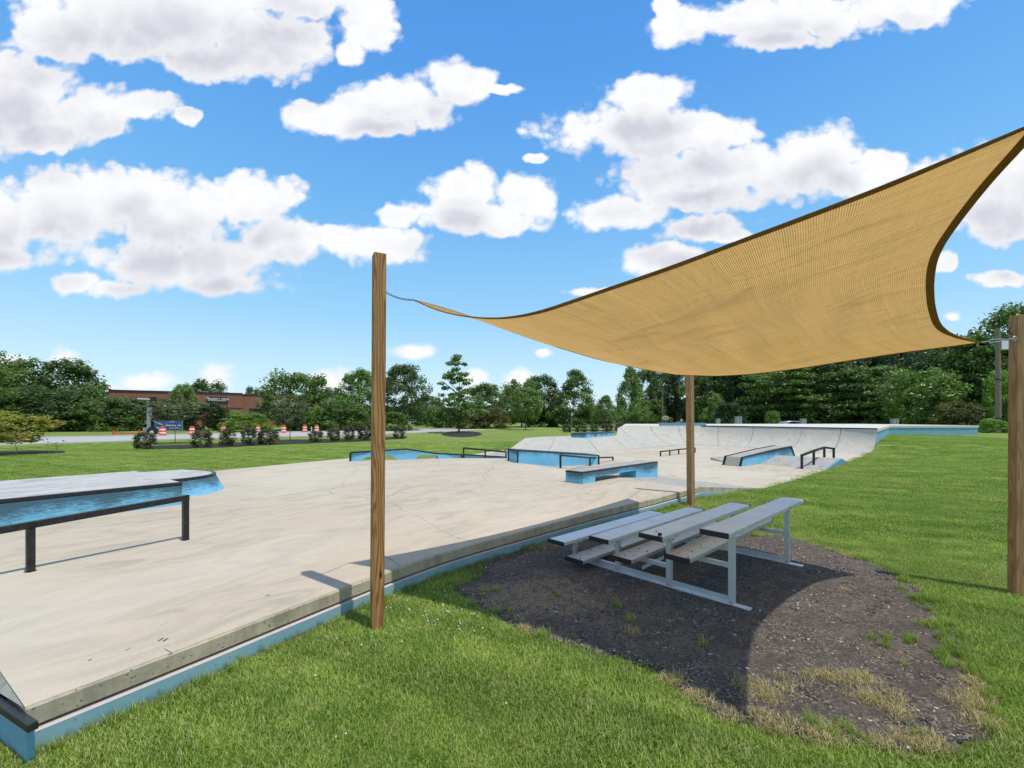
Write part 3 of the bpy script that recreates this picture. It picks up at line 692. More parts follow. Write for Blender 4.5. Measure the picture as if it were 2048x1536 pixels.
rail('grind_rail', 'low black grind rail in front of the long blue ledge', [r0, r1, tuple(rr)], [zr0, zr1, zr1 - (zr0 - zr1) * .6], zg=.05)
rail('grind_rail', 'small black grind rail with four legs behind the middle wooden post', [at(1321, 912.7, ZF), at(1339.5, 911, ZF), at(1357.4, 908.6, ZF), at(1390, 905.5, ZF)], [.305, .31, .315, .32], pw=.055, zg=ZF)
# kinked rail at the right
k0, k1, k2, k3 = at(1603.7, 937.7, ZF), at(1627.5, 923.6, .25), at(1648.6, 915.5, .30), at(1667.5, 916.2, .28)
def zt(py, p): return H - (py - YH) * p[1] / F
rail('grind_rail', 'tall kinked black handrail standing on the low grey hump near the lawn', [k0, k1, k2, k3],
     [zt(908.5, k0), zt(899.5, k1), zt(893, k2), zt(895.5, k3)], pw=.07, zg=ZF)
# big rail at the left foreground
g2 = at(371, 1080, ZN); g1 = at(61, 1143, ZN); gd = Vector(g1) - Vector(g2); g0 = tuple(Vector(g1) + gd * 1.0)
z2, z1 = zt(990, g2), zt(1043, g1)
rail('grind_rail', 'long black grind rail in the left foreground beside the blue sided platform', [g2, g1, g0], [z2, z1, z1 + (z1 - z2)], pw=.065, zg=ZN)

# platform at left ---------------------------------------------------------
pf = thing('skate_platform', 'wide grey topped platform with blue sides and a rounded end at the left', 'skate platform', at(364, 1008.6, ZN))
zp = .60
f1 = Vector(at(364, 1008.6, ZN)); zp = zt(965, f1) ; f0 = Vector(at(0, 1056, ZN)); fd = (f0 - f1).normalized(); fL = f1 + fd * 3.0
pp = Vector((fd.y, -fd.x, 0));
if pp.x > 0: pp = -pp
bk1 = Vector(at(215, 946, zp)); wdt = abs((bk1 - f1).dot(pp))
M['platform_paint'] = blue_paint('platform_paint', zp, 1.0, dist_top=.34)
top_ = [fL, f1, f1 + pp * wdt, fL + pp * wdt]
MB().prism([(p.x, p.y, zp - .05) for p in top_], [(p.x, p.y, ZN - .02) for p in top_]).build('body', M['platform_paint'], pf, bevel=.005)
i2 = pp * .07
MB().prism([(p.x, p.y, zp) for p in (fL + i2, f1 + i2, top_[2], top_[3])], [(p.x, p.y, zp - .052) for p in (fL + i2, f1 + i2, top_[2], top_[3])]).build('top_slab', M['platform_top'], pf)
MB().bar(fL + Vector((0, 0, zp - ZN - .018)) + pp * .032, f1 + Vector((0, 0, zp - ZN - .018)) + pp * .032, .075, .05).build('steel_edge', M['steel'], pf, bevel=.004)
# rounded flared end
z3 = zt(947.6, Vector(at(437, 985, ZN)))
z3 = zp - .035
def A2(px, py): v = at(px, py, z3); return Vector((v[0], v[1], z3))
rt = [A2(329.6, 961), A2(372, 957), A2(405, 952.5), A2(428, 948.5), A2(437, 945.5), A2(436, 943.5), A2(427, 942), A2(400, 939.6), A2(371, 938.6)]
rt = [Vector(p) for p in smooth_line([tuple(v) for v in rt], .15, 3)]
cen = f1 + pp * wdt * .5
rb = []
bt = [Vector(at(364, 1006, ZN)), Vector(at(400, 995, ZN)), Vector(at(449, 982, ZN))]
for p in rt:
    d = (p - Vector((cen.x - .3, cen.y, z3))); d.z = 0; d.normalize(); q = p + d * .16; rb.append((q.x, q.y, ZN - .01))
MB().loft([[(p.x, p.y, z3 - .035) for p in rt], rb]).build('flared_face', M['platform_paint'], pf, smooth=True)
mb = MB()
ou = [p + (p - Vector((cen.x - .3, cen.y, z3))).normalized() * .012 for p in rt]
mb.loft([[(p.x, p.y, z3 + .002) for p in rt], [(p.x, p.y, z3) for p in ou], [(p.x, p.y, z3 - .045) for p in ou]])
mb.loft([[(p.x, p.y, z3 + .003) for p in rt], [((p + (Vector((cen.x, cen.y, z3)) - p).normalized() * .07).x, (p + (Vector((cen.x, cen.y, z3)) - p).normalized() * .07).y, z3 + .0035) for p in rt]])
mb.build('curved_edge', M['steel'], pf)
tp_ = [(p.x, p.y) for p in rt] + [(f1.x + pp.x * wdt, f1.y + pp.y * wdt), (f1.x - .0, f1.y + .0)]
MB().slab(tp_, ZN, z3).build('end_top', M['platform_top'], pf)

# arched ledge with low rail ---------------------------------------------------
v0, vp, v2, v3, v4 = at(701, 922.4, ZN), at(812, 918.5, ZN), at(875, 917, ZN), at(924, 916, ZN), at(1012, 916.5, ZN)
al = thing('arched_ledge', 'peaked blue ledge with two arched openings and black top bar by the far lawn', 'skate ledge', v0)
tz = [(v0, zt(904, v0)), (vp, zt(896.8, vp)), (v2, zt(906.2, v2)), (v3, zt(908, v3))]
mb = MB()
for (a, za), (b, zb) in zip(tz[:-1], tz[1:]): mb.bar((a[0], a[1], za - .02), (b[0], b[1], zb - .02), .12, .05)
mb.build('top_bar', M['steel'], al, bevel=.004)
M['arch_paint'] = blue_paint('arch_paint', .58, .5)
def seg(px, zlo, zhi=None):
    p = Vector(at(px, 922.4 + (916 - 922.4) * (px - 701) / 223, ZN))
    pts_ = [(v[0], z) for v, z in tz]; zz = np.interp(p.x, [q[0] for q in pts_], [q[1] for q in pts_]) - .045
    return (p.x, p.y, zlo), (p.x, p.y, zz)
prof_px = [(701, 0), (721, 0), (724, .05), (732, .13), (745, .17), (775, .19), (784, .17), (790, .10), (793, 0), (831, 0), (834, .10), (840, .16), (855, .16), (873, .13), (875, .10), (875.5, 0), (924, 0)]
for th in (0,):
    low = [seg(px, ZN - .01 + h) for px, h in prof_px]
    nrm = Vector((-.2, 1, 0)).normalized() * .10
    fr = [l[0] for l in low]; tp2 = [l[1] for l in low]
    bf = [tuple(Vector(p) + nrm) for p in fr]; bt2 = [tuple(Vector(p) + nrm) for p in tp2]
    MB().loft([bt2, tp2, fr, bf, bt2]).build('body', M['arch_paint'], al)
for p, z in ((v0, tz[0][1]), (v2, tz[2][1]), (v3, tz[3][1])):
    MB().box((p[0], p[1] - .01, (ZN + z - .03) / 2), (.06, .06, z - .03 - ZN)).build('post', M['steel'], al)
o = thing('grind_rail', 'two bar black rail joined to the right end of the arched blue ledge', 'grind rail', v3)
za, zb = zt(894.3, v3), zt(902.2, v4); zc_, zd = zt(908, v3), zt(913.3, v4)
MB().bar((v3[0] + .05, v3[1], za - .03), (v4[0], v4[1], zb - .03), .06, .06).build('top_bar', M['steel'], o)
MB().bar((v3[0] + .05, v3[1], zc_ - .02), (v4[0], v4[1], zd - .02), .05, .05).build('lower_bar', M['steel'], o)
MB().prism([(v3[0] + .05, v3[1] + .03, zc_ - .05), (v4[0] - .1, v4[1] + .03, zd - .05), (v4[0] - .1, v4[1] + .1, zd - .05), (v3[0] + .05, v3[1] + .1, zc_ - .05)],
           [(v3[0] + .05, v3[1] + .03, ZN), (v4[0] - .1, v4[1] + .03, ZN), (v4[0] - .1, v4[1] + .1, ZN), (v3[0] + .05, v3[1] + .1, ZN)]).build('painted_face', M['arch_paint'], o)
for p, z in ((v3, za), (tuple(Vector(v3).lerp(Vector(v4), .53)), (za + zb) / 2), (v4, zb)):
    MB().box((p[0] + .06 if p is v3 else p[0], p[1], (ZN + z - .03) / 2), (.055, .055, z - .03 - ZN)).build('post', M['steel'], o)

# small blue box on the mound, and the long one on the deck
c_ = [at(1142, 874.8, ZM), at(1171, 876, ZM), at(1229.4, 872, ZM)]
ex = Vector(c_[0]) + (Vector(c_[2]) - Vector(c_[1]))
ledge_box('box_ledge', 'low blue box ledge sitting on top of the grey mound', [c_[0], c_[1], c_[2], tuple(ex)], [ZM + .26] * 4, [ZM - .05] * 4, cap_t=.025)
dl = thing('deck_ledge', 'thin blue ledge along the far rim of the bowl behind the middle post', 'skate ledge', (11, 31.6, ZD))
M['deck_paint'] = blue_paint('deck_paint', base=(.13, .33, .46))
x0_, x1_ = (1322 - CX) / F * 31.6, (1412 - CX) / F * 31.6
MB().box(((x0_ + x1_) / 2, 31.8, ZD + .09), (x1_ - x0_, .5, .18)).build('body', M['deck_paint'], dl, bevel=.01)
MB().box(((x0_ + x1_) / 2, 31.8, ZD + .195), (x1_ - x0_ + .04, .54, .03)).build('top_slab', M['ramp_grey'], dl)

# hump and hubba ledge ---------------------------------------------------------
nv = Vector((.80, .60, 0)).normalized()
h_in, h_out = Vector(at(1505, 927.5, ZF)), Vector(at(1648.6, 941, ZF))
d_ = (h_out - h_in); d_.z = 0; nv = Vector((-d_.y, d_.x, 0)).normalized(); nv = nv if nv.y > 0 else -nv
c_in = Vector(at(1543, 910.7, .32)); c_out = Vector(at(1674, 917, .32)); e_out = Vector(at(1697, 926, ZF)); e_in = c_in + (e_out - c_out)
hm = thing('hump', 'low grey concrete hump with blue triangular side by the lawn edge', 'ramp', tuple(h_in))
h_mid = h_in.lerp(h_out, .0)
MB().prism([tuple(c_in), tuple(c_out), tuple(c_out + nv * .25), tuple(c_in + nv * .25)], [(h_in.x, h_in.y, ZF - .01), (h_out.x, h_out.y, ZF - .01), (e_out.x, e_out.y, ZF - .01), (e_in.x, e_in.y, ZF - .01)]).build('ramp', M['ramp_grey'], hm)
s_ = Vector((d_.x, d_.y, 0)).normalized() * .03
MB().prism([tuple(h_out + s_), tuple(e_out + s_), tuple(c_out + nv * .25 + s_ - Vector((0, 0, .01))), tuple(c_out + s_ - Vector((0, 0, .01)))], [tuple(h_out), tuple(e_out), tuple(c_out + nv * .25 - Vector((0, 0, .01))), tuple(c_out - Vector((0, 0, .01)))]).build('side_face', M['wall_paint'], hm)
t0 = Vector(at(1480.6, 932.8, ZF)); tl = Vector(at(1448.4, 930.2, ZF)); td = Vector((.825, .565, 0)).normalized()
tw = (tl - t0); tw.z = 0; tw = (tw - td * tw.dot(td)).normalized() * .62
hub = thing('hubba_ledge', 'sloping wedge shaped blue ledge with grey top and black edges beside the hump', 'skate ledge', tuple(t0))
def solve_s(px): 
    k = (px - CX) / F; return (t0.x - k * t0.y) / (k * td.y - td.x)
spx = [(1484.5, 915.5), (1545, 900.5), (1582, 893.3)]
pts3 = [(0, ZF)]
for px, py in spx:
    s1 = solve_s(px); yy = t0.y + td.y * s1; pts3.append((s1, H - (py - YH) * yy / F))
s_end = solve_s(1591); pts3.append((s_end, ZF))
fr = [t0 + td * s1 + Vector((0, 0, z - ZF)) for s1, z in pts3]; bk = [p + tw for p in fr]
M['hubba_paint'] = blue_paint('hubba_paint', .60, .9, dist_top=.4)
n = len(fr)
MB().add([tuple(p) for p in fr] + [tuple(p) for p in bk], [tuple(range(n)), tuple(range(2 * n - 1, n - 1, -1))] + [(n - 2, n - 1, 2 * n - 1, 2 * n - 2)]).build('side_face', M['hubba_paint'], hub)
up = Vector((0, 0, .012))
MB().loft([[tuple(p + up + tw * .08) for p in fr[:-1]], [tuple(p + up + tw * .92) for p in fr[:-1]]]).build('top_slab', M['ramp_grey'], hub)
for base_, nm in ((fr, 0), (bk, 1)):
    mb = MB()
    for a, b in zip(base_[:-1], base_[1:]): mb.bar(a + Vector((0, 0, .005)), b + Vector((0, 0, .005)), .06, .045)
    mb.build('steel_edge', M['steel'], hub)
wd = thing('kicker_wedge', 'small grey wedge ramp lying at the left of the sloping blue ledge', 'ramp', at(1432, 926, ZF))
w0, w1, w2, w3 = Vector(at(1421, 919, ZF)), Vector(at(1446, 924.5, ZF)), t0 + tw + td * .3 + tw * .05, t0 + tw + td * 1.9 + tw * .5
MB().prism([tuple(w0 + Vector((0, 0, .09))), tuple(w1 + Vector((0, 0, .03))), (w2.x, w2.y, .30), (w3.x, w3.y, .30)], [tuple(w0), tuple(w1), (w2.x, w2.y, ZF - .02), (w3.x, w3.y, ZF - .02)]).build('ramp', M['ramp_grey'], wd)

# ------------------------------------------------------------------ posts and shade sail
def sail_post(label, base, top, size, rz, m, grp='wooden sail posts'):
    o = thing('sail_post', label, 'post', (base[0], base[1], base[2]), grp)
    b, t_ = Vector(base), Vector(top); mb = MB(); rings = []
    n = 24
    for i in range(n + 1):
        c = b.lerp(t_, i / n); h_ = size / 2
        rings.append([(c.x + (dx * math.cos(rz) - dy * math.sin(rz)) * h_, c.y + (dx * math.sin(rz) + dy * math.cos(rz)) * h_, c.z) for dx, dy in ((-1, -1), (1, -1), (1, 1), (-1, 1))])
    vs = [v for r_ in rings for v in r_]; fs_ = [(j * 4 + i, j * 4 + (i + 1) % 4, (j + 1) * 4 + (i + 1) % 4, (j + 1) * 4 + i) for j in range(n) for i in range(4)]
    fs_ += [(3, 2, 1, 0), tuple(n * 4 + i for i in range(4))]
    mb.add(vs, fs_).build('timber', m, o, bevel=.005)
    return o
ba = at(750, 1262, 0); bA = (ba[0], ba[1] + .05, -.1); tA = ((758.5 - CX) / F * (ba[1] + .05), ba[1] + .05, H + (YH - 509) * (ba[1] + .05) / F)
PA = sail_post('brown wooden sail post with bold grain standing alone by the near slab edge', bA, tA, .098, R(28), M['post'])
bb = at(1382, 1011, 0.0); bB = (bb[0], bb[1], -.1); tB = (((1379 - CX) / F) * bb[1], bb[1], 3.0)
PB = sail_post('slim wooden sail post rising behind the bleacher up to the cloth', bB, tB, .112, R(33), M['post_pale'])
bc = at(2036, 1193, 0); bC = (bc[0] + .04, bc[1] + .05, -.1); tC = ((2036 - CX) / F * (bc[1] + .05), bc[1] + .05, H + (YH - 629) * bc[1] / F)
PC = sail_post('wooden sail post at the right edge of the photo holding a metal turnbuckle', bC, tC, .088, R(-6), M['post_pale'])
tD = (2.62, 1.35, 3.2); PD = sail_post('wooden sail post outside the right edge holding the highest corner of the cloth', (2.62, 1.35, -.1), tD, .10, R(40), M['post'])

Ac = Vector(atY(828, 600, 3.95)); Dc = Vector(atY(2104, 231, 1.86)); Cc = Vector(atY(1962, 684.5, 4.27)); Bc = Vector(atY(1352, 749, 7.68))
def curve(P, Q, imgpts, key, bow=0.0, n=41):
    """edge cable from P to Q: plan position bowed inwards, the sag read from the photograph"""
    out = []; ip = sorted(imgpts, key=lambda q: q[0] if key == 'x' else q[1])
    for i in range(n):
        t_ = i / (n - 1); s = P.lerp(Q, t_); Y = s.y + bow * 4 * t_ * (1 - t_)
        px = CX + F * s.x / s.y; py = YH - F * (s.z - H) / s.y
        if key == 'x': py = np.interp(px, [q[0] for q in ip], [q[1] for q in ip])
        else: px = np.interp(py, [q[1] for q in ip], [q[0] for q in ip])
        out.append(Vector(atY(px, py, Y)))
    p = np.array([tuple(v) for v in out])
    for _ in range(3): p[1:-1] = (p[:-2] + 2 * p[1:-1] + p[2:]) / 4
    return [Vector(v) for v in p]
AD = curve(Ac, Dc, [(828, 600), (870, 620), (910, 630.5), (985, 638), (1024, 634), (1074, 625), (1174, 590), (1274, 556), (1374, 521), (1474, 482), (1574, 445), (1674, 407), (1774, 369), (1874, 327), (1974, 285), (2048, 256), (2104, 231)], 'x', .25)
DC = curve(Dc, Cc, [(2104, 231), (2048, 295), (2004, 340), (1964, 387), (1919, 445), (1889, 487), (1874, 520), (1868, 565), (1870, 610), (1881, 650), (1909, 672), (1949, 683), (1962, 684.5)], 'y', .1)
AB = curve(Ac, Bc, [(828, 600), (895, 617), (945, 634), (1000, 655), (1100, 690), (1200, 720), (1300, 741), (1352, 749)], 'x', -.25)
BC = curve(Bc, Cc, [(1352, 749), (1430, 752), (1500, 748.5), (1600, 737), (1700, 721), (1800, 706), (1900, 693), (1962, 684.5)], 'x', -.2)
NS = 41
def lin(cv, t_):
    x = t_ * (len(cv) - 1); i = min(int(x), len(cv) - 2); return cv[i].lerp(cv[i + 1], x - i)
# u: A->D and B->C ; v: A->B and D->C
rnd = random.Random(4)
def coons(u, v):
    p = (1 - v) * lin(AD, u) + v * lin(BC, u) + (1 - u) * lin(AB, v) + u * lin(DC, v)
    p -= ((1 - u) * (1 - v) * Ac + u * (1 - v) * Dc + (1 - u) * v * Bc + u * v * Cc)
    e = 16 * u * (1 - u) * v * (1 - v)
    ripple = 1.5 * (.016 * math.sin(30 * (u + .35 * v)) * e * (u ** 1.5) + .015 * math.sin(17 * v + 7 * u + 1.5 * math.sin(5 * u)) * e + .008 * math.sin(55 * u + 9 * v) * e * v + .010 * math.sin(31 * v - 9 * u + 2 * math.sin(4 * v)) * e * (1 - u * .5))
    fold = (v - .30 - .16 * u) / .016; p.z -= .022 * e * math.exp(-fold * fold); fold = (v - .60 + .12 * u) / .014; p.z += .016 * e * math.exp(-fold * fold)
    p.z += ripple
    return p
sail = thing('shade_sail', 'large tan shade sail stretched between wooden posts over the bleacher', 'shade sail', tuple(Ac))
NG = 170
def sail_mesh(name, m, u0, u1, v0, v1, nu, nv_, dz, parent):
    vs = []; uv = []
    for j in range(nv_ + 1):
        for i in range(nu + 1):
            u = u0 + (u1 - u0) * i / nu; v = v0 + (v1 - v0) * j / nv_; p = coons(u, v); vs.append((p.x - Ac.x, p.y - Ac.y, p.z + dz - Ac.z)); uv.append((u, v))
    fs_ = [(j * (nu + 1) + i, j * (nu + 1) + i + 1, (j + 1) * (nu + 1) + i + 1, (j + 1) * (nu + 1) + i) for j in range(nv_) for i in range(nu)]
    me = bpy.data.meshes.new(name); me.from_pydata(vs, [], fs_); ul = me.uv_layers.new(name='UVMap')
    for lp in me.loops: ul.data[lp.index].uv = uv[lp.vertex_index]
    me.materials.append(m); me.shade_smooth(); o = bpy.data.objects.new(name, me); COL.objects.link(o); o.parent = parent; return o
sail_mesh('cloth', M['cloth'], 0, 1, 0, 1, NG, NG, 0, sail)
def hem_strip(cv, toward, wdt):
    rows_o = []; n_ = 60; vs = []; uv = []
    for i in range(n_ + 1):
        t_ = i / n_; a = toward(t_, 0); b = toward(t_, 1.0); d = (b - a); L = min(wdt * (min(1, .12 + 2.6 * t_) if cv is not DC else 1) * min(1, .35 + 5 * (1 - t_)), d.length); b = a + d.normalized() * L
        for q, z in ((a, .004), (a, -.006), (b, -.006), (b, .004)): vs.append((q.x - Ac.x, q.y - Ac.y, q.z + z - Ac.z)); uv.append((t_, z * 10))
    fs_ = []
    for i in range(n_):
        for k in range(4): fs_.append((i * 4 + k, i * 4 + (k + 1) % 4, (i + 1) * 4 + (k + 1) % 4, (i + 1) * 4 + k))
    me = bpy.data.meshes.new('hem'); me.from_pydata(vs, [], fs_); ul = me.uv_layers.new(name='UVMap')
    for lp in me.loops: ul.data[lp.index].uv = uv[lp.vertex_index]
    me.materials.append(M['hem']); o = bpy.data.objects.new('hem', me); COL.objects.link(o); o.parent = sail
hem_strip(AD, lambda t_, k: coons(t_, .03 * k), .040)
hem_strip(DC, lambda t_, k: coons(1 - .03 * k, t_), .048)
hem_strip(AB, lambda t_, k: coons(.03 * k, t_), .016)
hem_strip(BC, lambda t_, k: coons(t_, 1 - .03 * k), .02)
def chain(label, p, q, m, r=.011):
    p, q = Vector(p), Vector(q); o = thing('chain', label, 'chain', tuple(p), 'sail corner chains'); n_ = max(3, int((q - p).length / (r * 3.0)))
    d = (q - p).normalized(); s1 = d.orthogonal().normalized(); s2 = d.cross(s1)
    for i in range(n_):
        c = p.lerp(q, (i + .5) / n_); c.z -= .02 * math.sin(math.pi * (i + .5) / n_)
        MB().torus(c, r, r * .24, s1 if i % 2 else s2, 1.9, d, 10, 5).build('link', m, o, smooth=True)
    MB().torus(q, r * 1.7, r * .35, s1, 1, d, 14, 6).build('ring', M['galv'], o, smooth=True)
    return o
chain('thin dark chain from the left wooden post to the cloth corner', (tA[0] + .05, tA[1] - .02, H + (YH - 585) * tA[1] / F), Ac, M['steel'], .009)
chain('chain from the middle wooden post to the hidden far cloth corner', (tB[0] - .03, tB[1] - .06, 2.75), Bc, M['steel'])
chain('chain from the outer right post to the highest cloth corner', (tD[0], tD[1] + .05, 3.05), Dc, M['galv'])
hk = Vector(atY(2029, 677.5, bC[1] - .07))
tb = thing('turnbuckle', 'bright metal turnbuckle between the cloth corner and the right post', 'turnbuckle', tuple(hk))
dv = (Cc - hk); 
MB().tube(hk, hk + dv * .38, .007, n=8).build('rod', M['galv'], tb)
MB().tube(hk + dv * .38 + Vector((0, 0, .012)), hk + dv * .75 + Vector((0, 0, .012)), .006, n=8).build('body', M['galv'], tb)
MB().tube(hk + dv * .38 - Vector((0, 0, .012)), hk + dv * .75 - Vector((0, 0, .012)), .006, n=8).build('body', M['galv'], tb)
MB().tube(hk + dv * .72, Cc, .006, n=8).build('rod', M['galv'], tb)
MB().torus(hk, .020, .006, (0, 1, .2), 1).build('eye_bolt', M['galv'], tb, smooth=True)
hk2 = Vector(atY(2022, 661, bC[1] - .07)); mb = MB()
pv = None
for i in range(9):
    a = R(90 + i * 30); q = hk2 + Vector((math.cos(a) * .02, 0, math.sin(a) * .035))
    if pv is not None: mb.tube(pv, q, .005, n=6)
    pv = q
o = mb.build('open_hook', M['steel']); tag(o, 'small dark open hook screwed into the right wooden post near its top', 'hook')

# ------------------------------------------------------------------ bleacher
th = .752; k_ = .95
u_ = Vector((math.cos(th), math.sin(th), 0)); v_ = Vector((math.sin(th), -math.cos(th), 0)); O = Vector((.453 * k_, 5.529 * k_, 0))
Lb, D, s1, rs, fo_, fz1, frs, W = 2.492 * k_, .642 * k_, .306 * k_, .158 * k_, .285 * k_, .148 * k_, .160 * k_, .254 * k_
hoff = H - 1.815 * k_
def bp(a, b, z): return O + u_ * a + v_ * b + Vector((0, 0, z + hoff))
bl = thing('bleacher', 'four row aluminium bleacher with black end caps under the tan shade sail', 'bleacher', tuple(O))
def plank(name, b0, z, m, capm=M['rubber']):
    o = MB()
    # ribbed hollow plank: three shallow raised bands
    t_ = .042
    o.prism([bp(.012, b0, z - .003), bp(Lb - .012, b0, z - .003), bp(Lb - .012, b0 + W, z - .003), bp(.012, b0 + W, z - .003)], [bp(.012, b0, z - t_), bp(Lb - .012, b0, z - t_), bp(Lb - .012, b0 + W, z - t_), bp(.012, b0 + W, z - t_)])
    pl = o.build(name, m, bl, bevel=.004)
    for k in range(5):
        a = b0 + .012 + k * (W - .024) / 5; MB().prism([bp(.014, a + .002, z), bp(Lb - .014, a + .002, z), bp(Lb - .014, a + (W - .024) / 5 - .004, z), bp(.014, a + (W - .024) / 5 - .004, z)], [bp(.014, a, z - .004), bp(Lb - .014, a, z - .004), bp(Lb - .014, a + (W - .024) / 5 - .002, z - .004), bp(.014, a + (W - .024) / 5 - .002, z - .004)]).build('ridge', m, pl)
    for e in (0, 1):
        x0, x1 = (-.004, .014) if e == 0 else (Lb - .014, Lb + .004)
        MB().prism([bp(x0, b0 - .002, z + .002), bp(x1, b0 - .002, z + .002), bp(x1, b0 + W + .002, z + .002), bp(x0, b0 + W + .002, z + .002)], [bp(x0, b0 - .002, z - t_ - .002), bp(x1, b0 - .002, z - t_ - .002), bp(x1, b0 + W + .002, z - t_ - .002), bp(x0, b0 + W + .002, z - t_ - .002)]).build('end_cap', capm, pl)
    return pl
for k in range(4): plank('seat', k * D, s1 + k * rs, M['alu'])
for k in range(3): plank('foot_plank', k * D + fo_, fz1 + k * frs, M['foot_alu'])
g0_ = -hoff + .014
def vbar(name, p, q, w_, h_): return MB().bar(p, q, w_, h_).build(name, M['alu'], bl, bevel=.003)
for a in (.34, Lb - .34):
    back = 3 * D + W * .62
    zb_ = g0_
    # L-shaped base rail: flat foot and upright web
    MB().prism([bp(a - .035, .1, zb_ + .012), bp(a + .035, .1, zb_ + .012), bp(a + .035, back + .16, zb_ + .012), bp(a - .035, back + .16, zb_ + .012)], [bp(a - .035, .1, zb_ - .01), bp(a + .035, .1, zb_ - .01), bp(a + .035, back + .16, zb_ - .01), bp(a - .035, back + .16, zb_ - .01)]).build('base_foot', M['alu'], bl, bevel=.003)
    MB().prism([bp(a - .004, .12, zb_ + .07), bp(a + .004, .12, zb_ + .07), bp(a + .004, back, zb_ + .07), bp(a - .004, back, zb_ + .07)], [bp(a - .004, .12, zb_), bp(a + .004, .12, zb_), bp(a + .004, back, zb_), bp(a - .004, back, zb_)]).build('base_rail', M['alu'], bl)
    for k in range(4):
        b = k * D + W * .62; z_top = s1 + k * rs - .044
        ow = .05 if k else .045
        MB().prism([bp(a - .03, b - ow / 2, z_top), bp(a - .022, b - ow / 2, z_top), bp(a - .022, b + ow / 2, z_top), bp(a - .03, b + ow / 2, z_top)], [bp(a - .03, b - ow / 2, zb_), bp(a - .022, b - ow / 2, zb_), bp(a - .022, b + ow / 2, zb_), bp(a - .03, b + ow / 2, zb_)]).build('upright', M['alu'], bl)
        MB().prism([bp(a - .022, b + ow / 2 - .008, z_top), bp(a + .02, b + ow / 2 - .008, z_top), bp(a + .02, b + ow / 2, z_top), bp(a - .022, b + ow / 2, z_top)], [bp(a - .022, b + ow / 2 - .008, zb_), bp(a + .02, b + ow / 2 - .008, zb_), bp(a + .02, b + ow / 2, zb_), bp(a - .022, b + ow / 2, zb_)]).build('upright', M['alu'], bl)
        MB().bar(bp(a, b - .12, z_top - .004), bp(a, b + .09, z_top - .004), .06, .01).build('seat_bracket', M['alu'], bl)
        if k:
            zf_ = fz1 + (k - 1) * frs - .05
            MB().bar(bp(a - .01, (k - 1) * D + fo_ - .02, zf_ - .022), bp(a - .01, b - .02, zf_ - .022), .022, .048).build('foot_bracket', M['alu'], bl, bevel=.003)
        for zz in (zb_ + .03, z_top - .05):
            MB().tube(bp(a - .031, b, zz), bp(a - .040, b, zz), .008, n=6).build('bolt', M['galv'], bl)
vbar('cross_brace', bp(.36, 1.55 * D + .1, g0_ + .10), bp(Lb - .36, 2 * D + .1, .36), .006, .04)
vbar('cross_brace', bp(.36, 2 * D + .13, .36), bp(Lb - .36, 2 * D + .13, g0_ + .08), .006, .04)
lb_ = bp(Lb - .62, 3 * D + W + .003, s1 + 3 * rs - .024)
MB().bar(lb_, lb_ + u_ * .075, .001, .032).build('sticker', M['label_red'], bl)
# litter of mulch crumbs lying on the planks
rnd = random.Random(8)
mb = MB()
for k in range(46):
    f_ = rnd.randrange(3); a = rnd.random() ** 1.6 * 1.2 + .03; b = f_ * D + fo_ + rnd.uniform(.02, W - .02); r = rnd.uniform(.003, .008); c = bp(a, b, fz1 + f_ * frs + r * .6)
    mb.box(c, (r * 2.2, r * 1.6, r * 1.1), rnd.uniform(0, 3))
c = bp(.06, 2 * D + W - .05, s1 + 2 * rs + .012); mb.box(c, (.032, .026, .022), .5)
c = bp(.16, 2 * D + .1, s1 + 2 * rs + .005); mb.box(c, (.012, .012, .008), .2)
o = mb.build('mulch_crumbs', M['mulch'], None, bevel=.002); tag(o, kind='stuff', label='dark mulch crumbs scattered on the bleacher planks')

# ------------------------------------------------------------------ dirt patch
dirt_px = [(905, 1180), (925, 1160), (965, 1132), (1000, 1116), (1060, 1098), (1120, 1086), (1200, 1070), (1300, 1060), (1400, 1066), (1470, 1070), (1560, 1072), (1640, 1092), (1750, 1130), (1830, 1175), (1890, 1240), (1940, 1320), (1975, 1395), (1975, 1445),
           (1940, 1480), (1880, 1502), (1800, 1503), (1700, 1490), (1560, 1465), (1450, 1440), (1380, 1392), (1310, 1345), (1220, 1312), (1130, 1288), (1050, 1268), (1000, 1236), (945, 1205)]
dpoly = [at(*p)[:2] for p in dirt_px]
DP = np.array(dpoly)
def pdist(X, Y):
    best = np.full(X.shape, 1e9)
    for i in range(len(DP)):
        a = DP[i]; b = DP[(i + 1) % len(DP)]; ab = b - a; t_ = np.clip(((X - a[0]) * ab[0] + (Y - a[1]) * ab[1]) / (ab @ ab), 0, 1)
        best = np.minimum(best, np.hypot(X - a[0] - t_ * ab[0], Y - a[1] - t_ * ab[1]))
    return np.where(inside_np(dpoly, X, Y), best, -best)
rs_ = np.random.RandomState(5)
def vnoise(X, Y, sc, seed=0):
    r_ = np.random.RandomState(seed).rand(64, 64); x = X * sc; y = Y * sc; xi = np.floor(x).astype(int); yi = np.floor(y).astype(int); fx = x - xi; fy = y - yi; fx = fx * fx * (3 - 2 * fx); fy = fy * fy * (3 - 2 * fy)
    g_ = lambda i, j: r_[i % 64, j % 64]
    return (g_(xi, yi) * (1 - fx) + g_(xi + 1, yi) * fx) * (1 - fy) + (g_(xi, yi + 1) * (1 - fx) + g_(xi + 1, yi + 1) * fx) * fy
xs = np.arange(DP[:, 0].min() - .3, DP[:, 0].max() + .3, .035); ys = np.arange(DP[:, 1].min() - .3, DP[:, 1].max() + .3, .035)
GX, GY = np.meshgrid(xs, ys); dm = pdist(GX, GY)
wob_ = (vnoise(GX, GY, 5, 1) - .5) * .10 + (vnoise(GX, GY, 14, 2) - .5) * .05
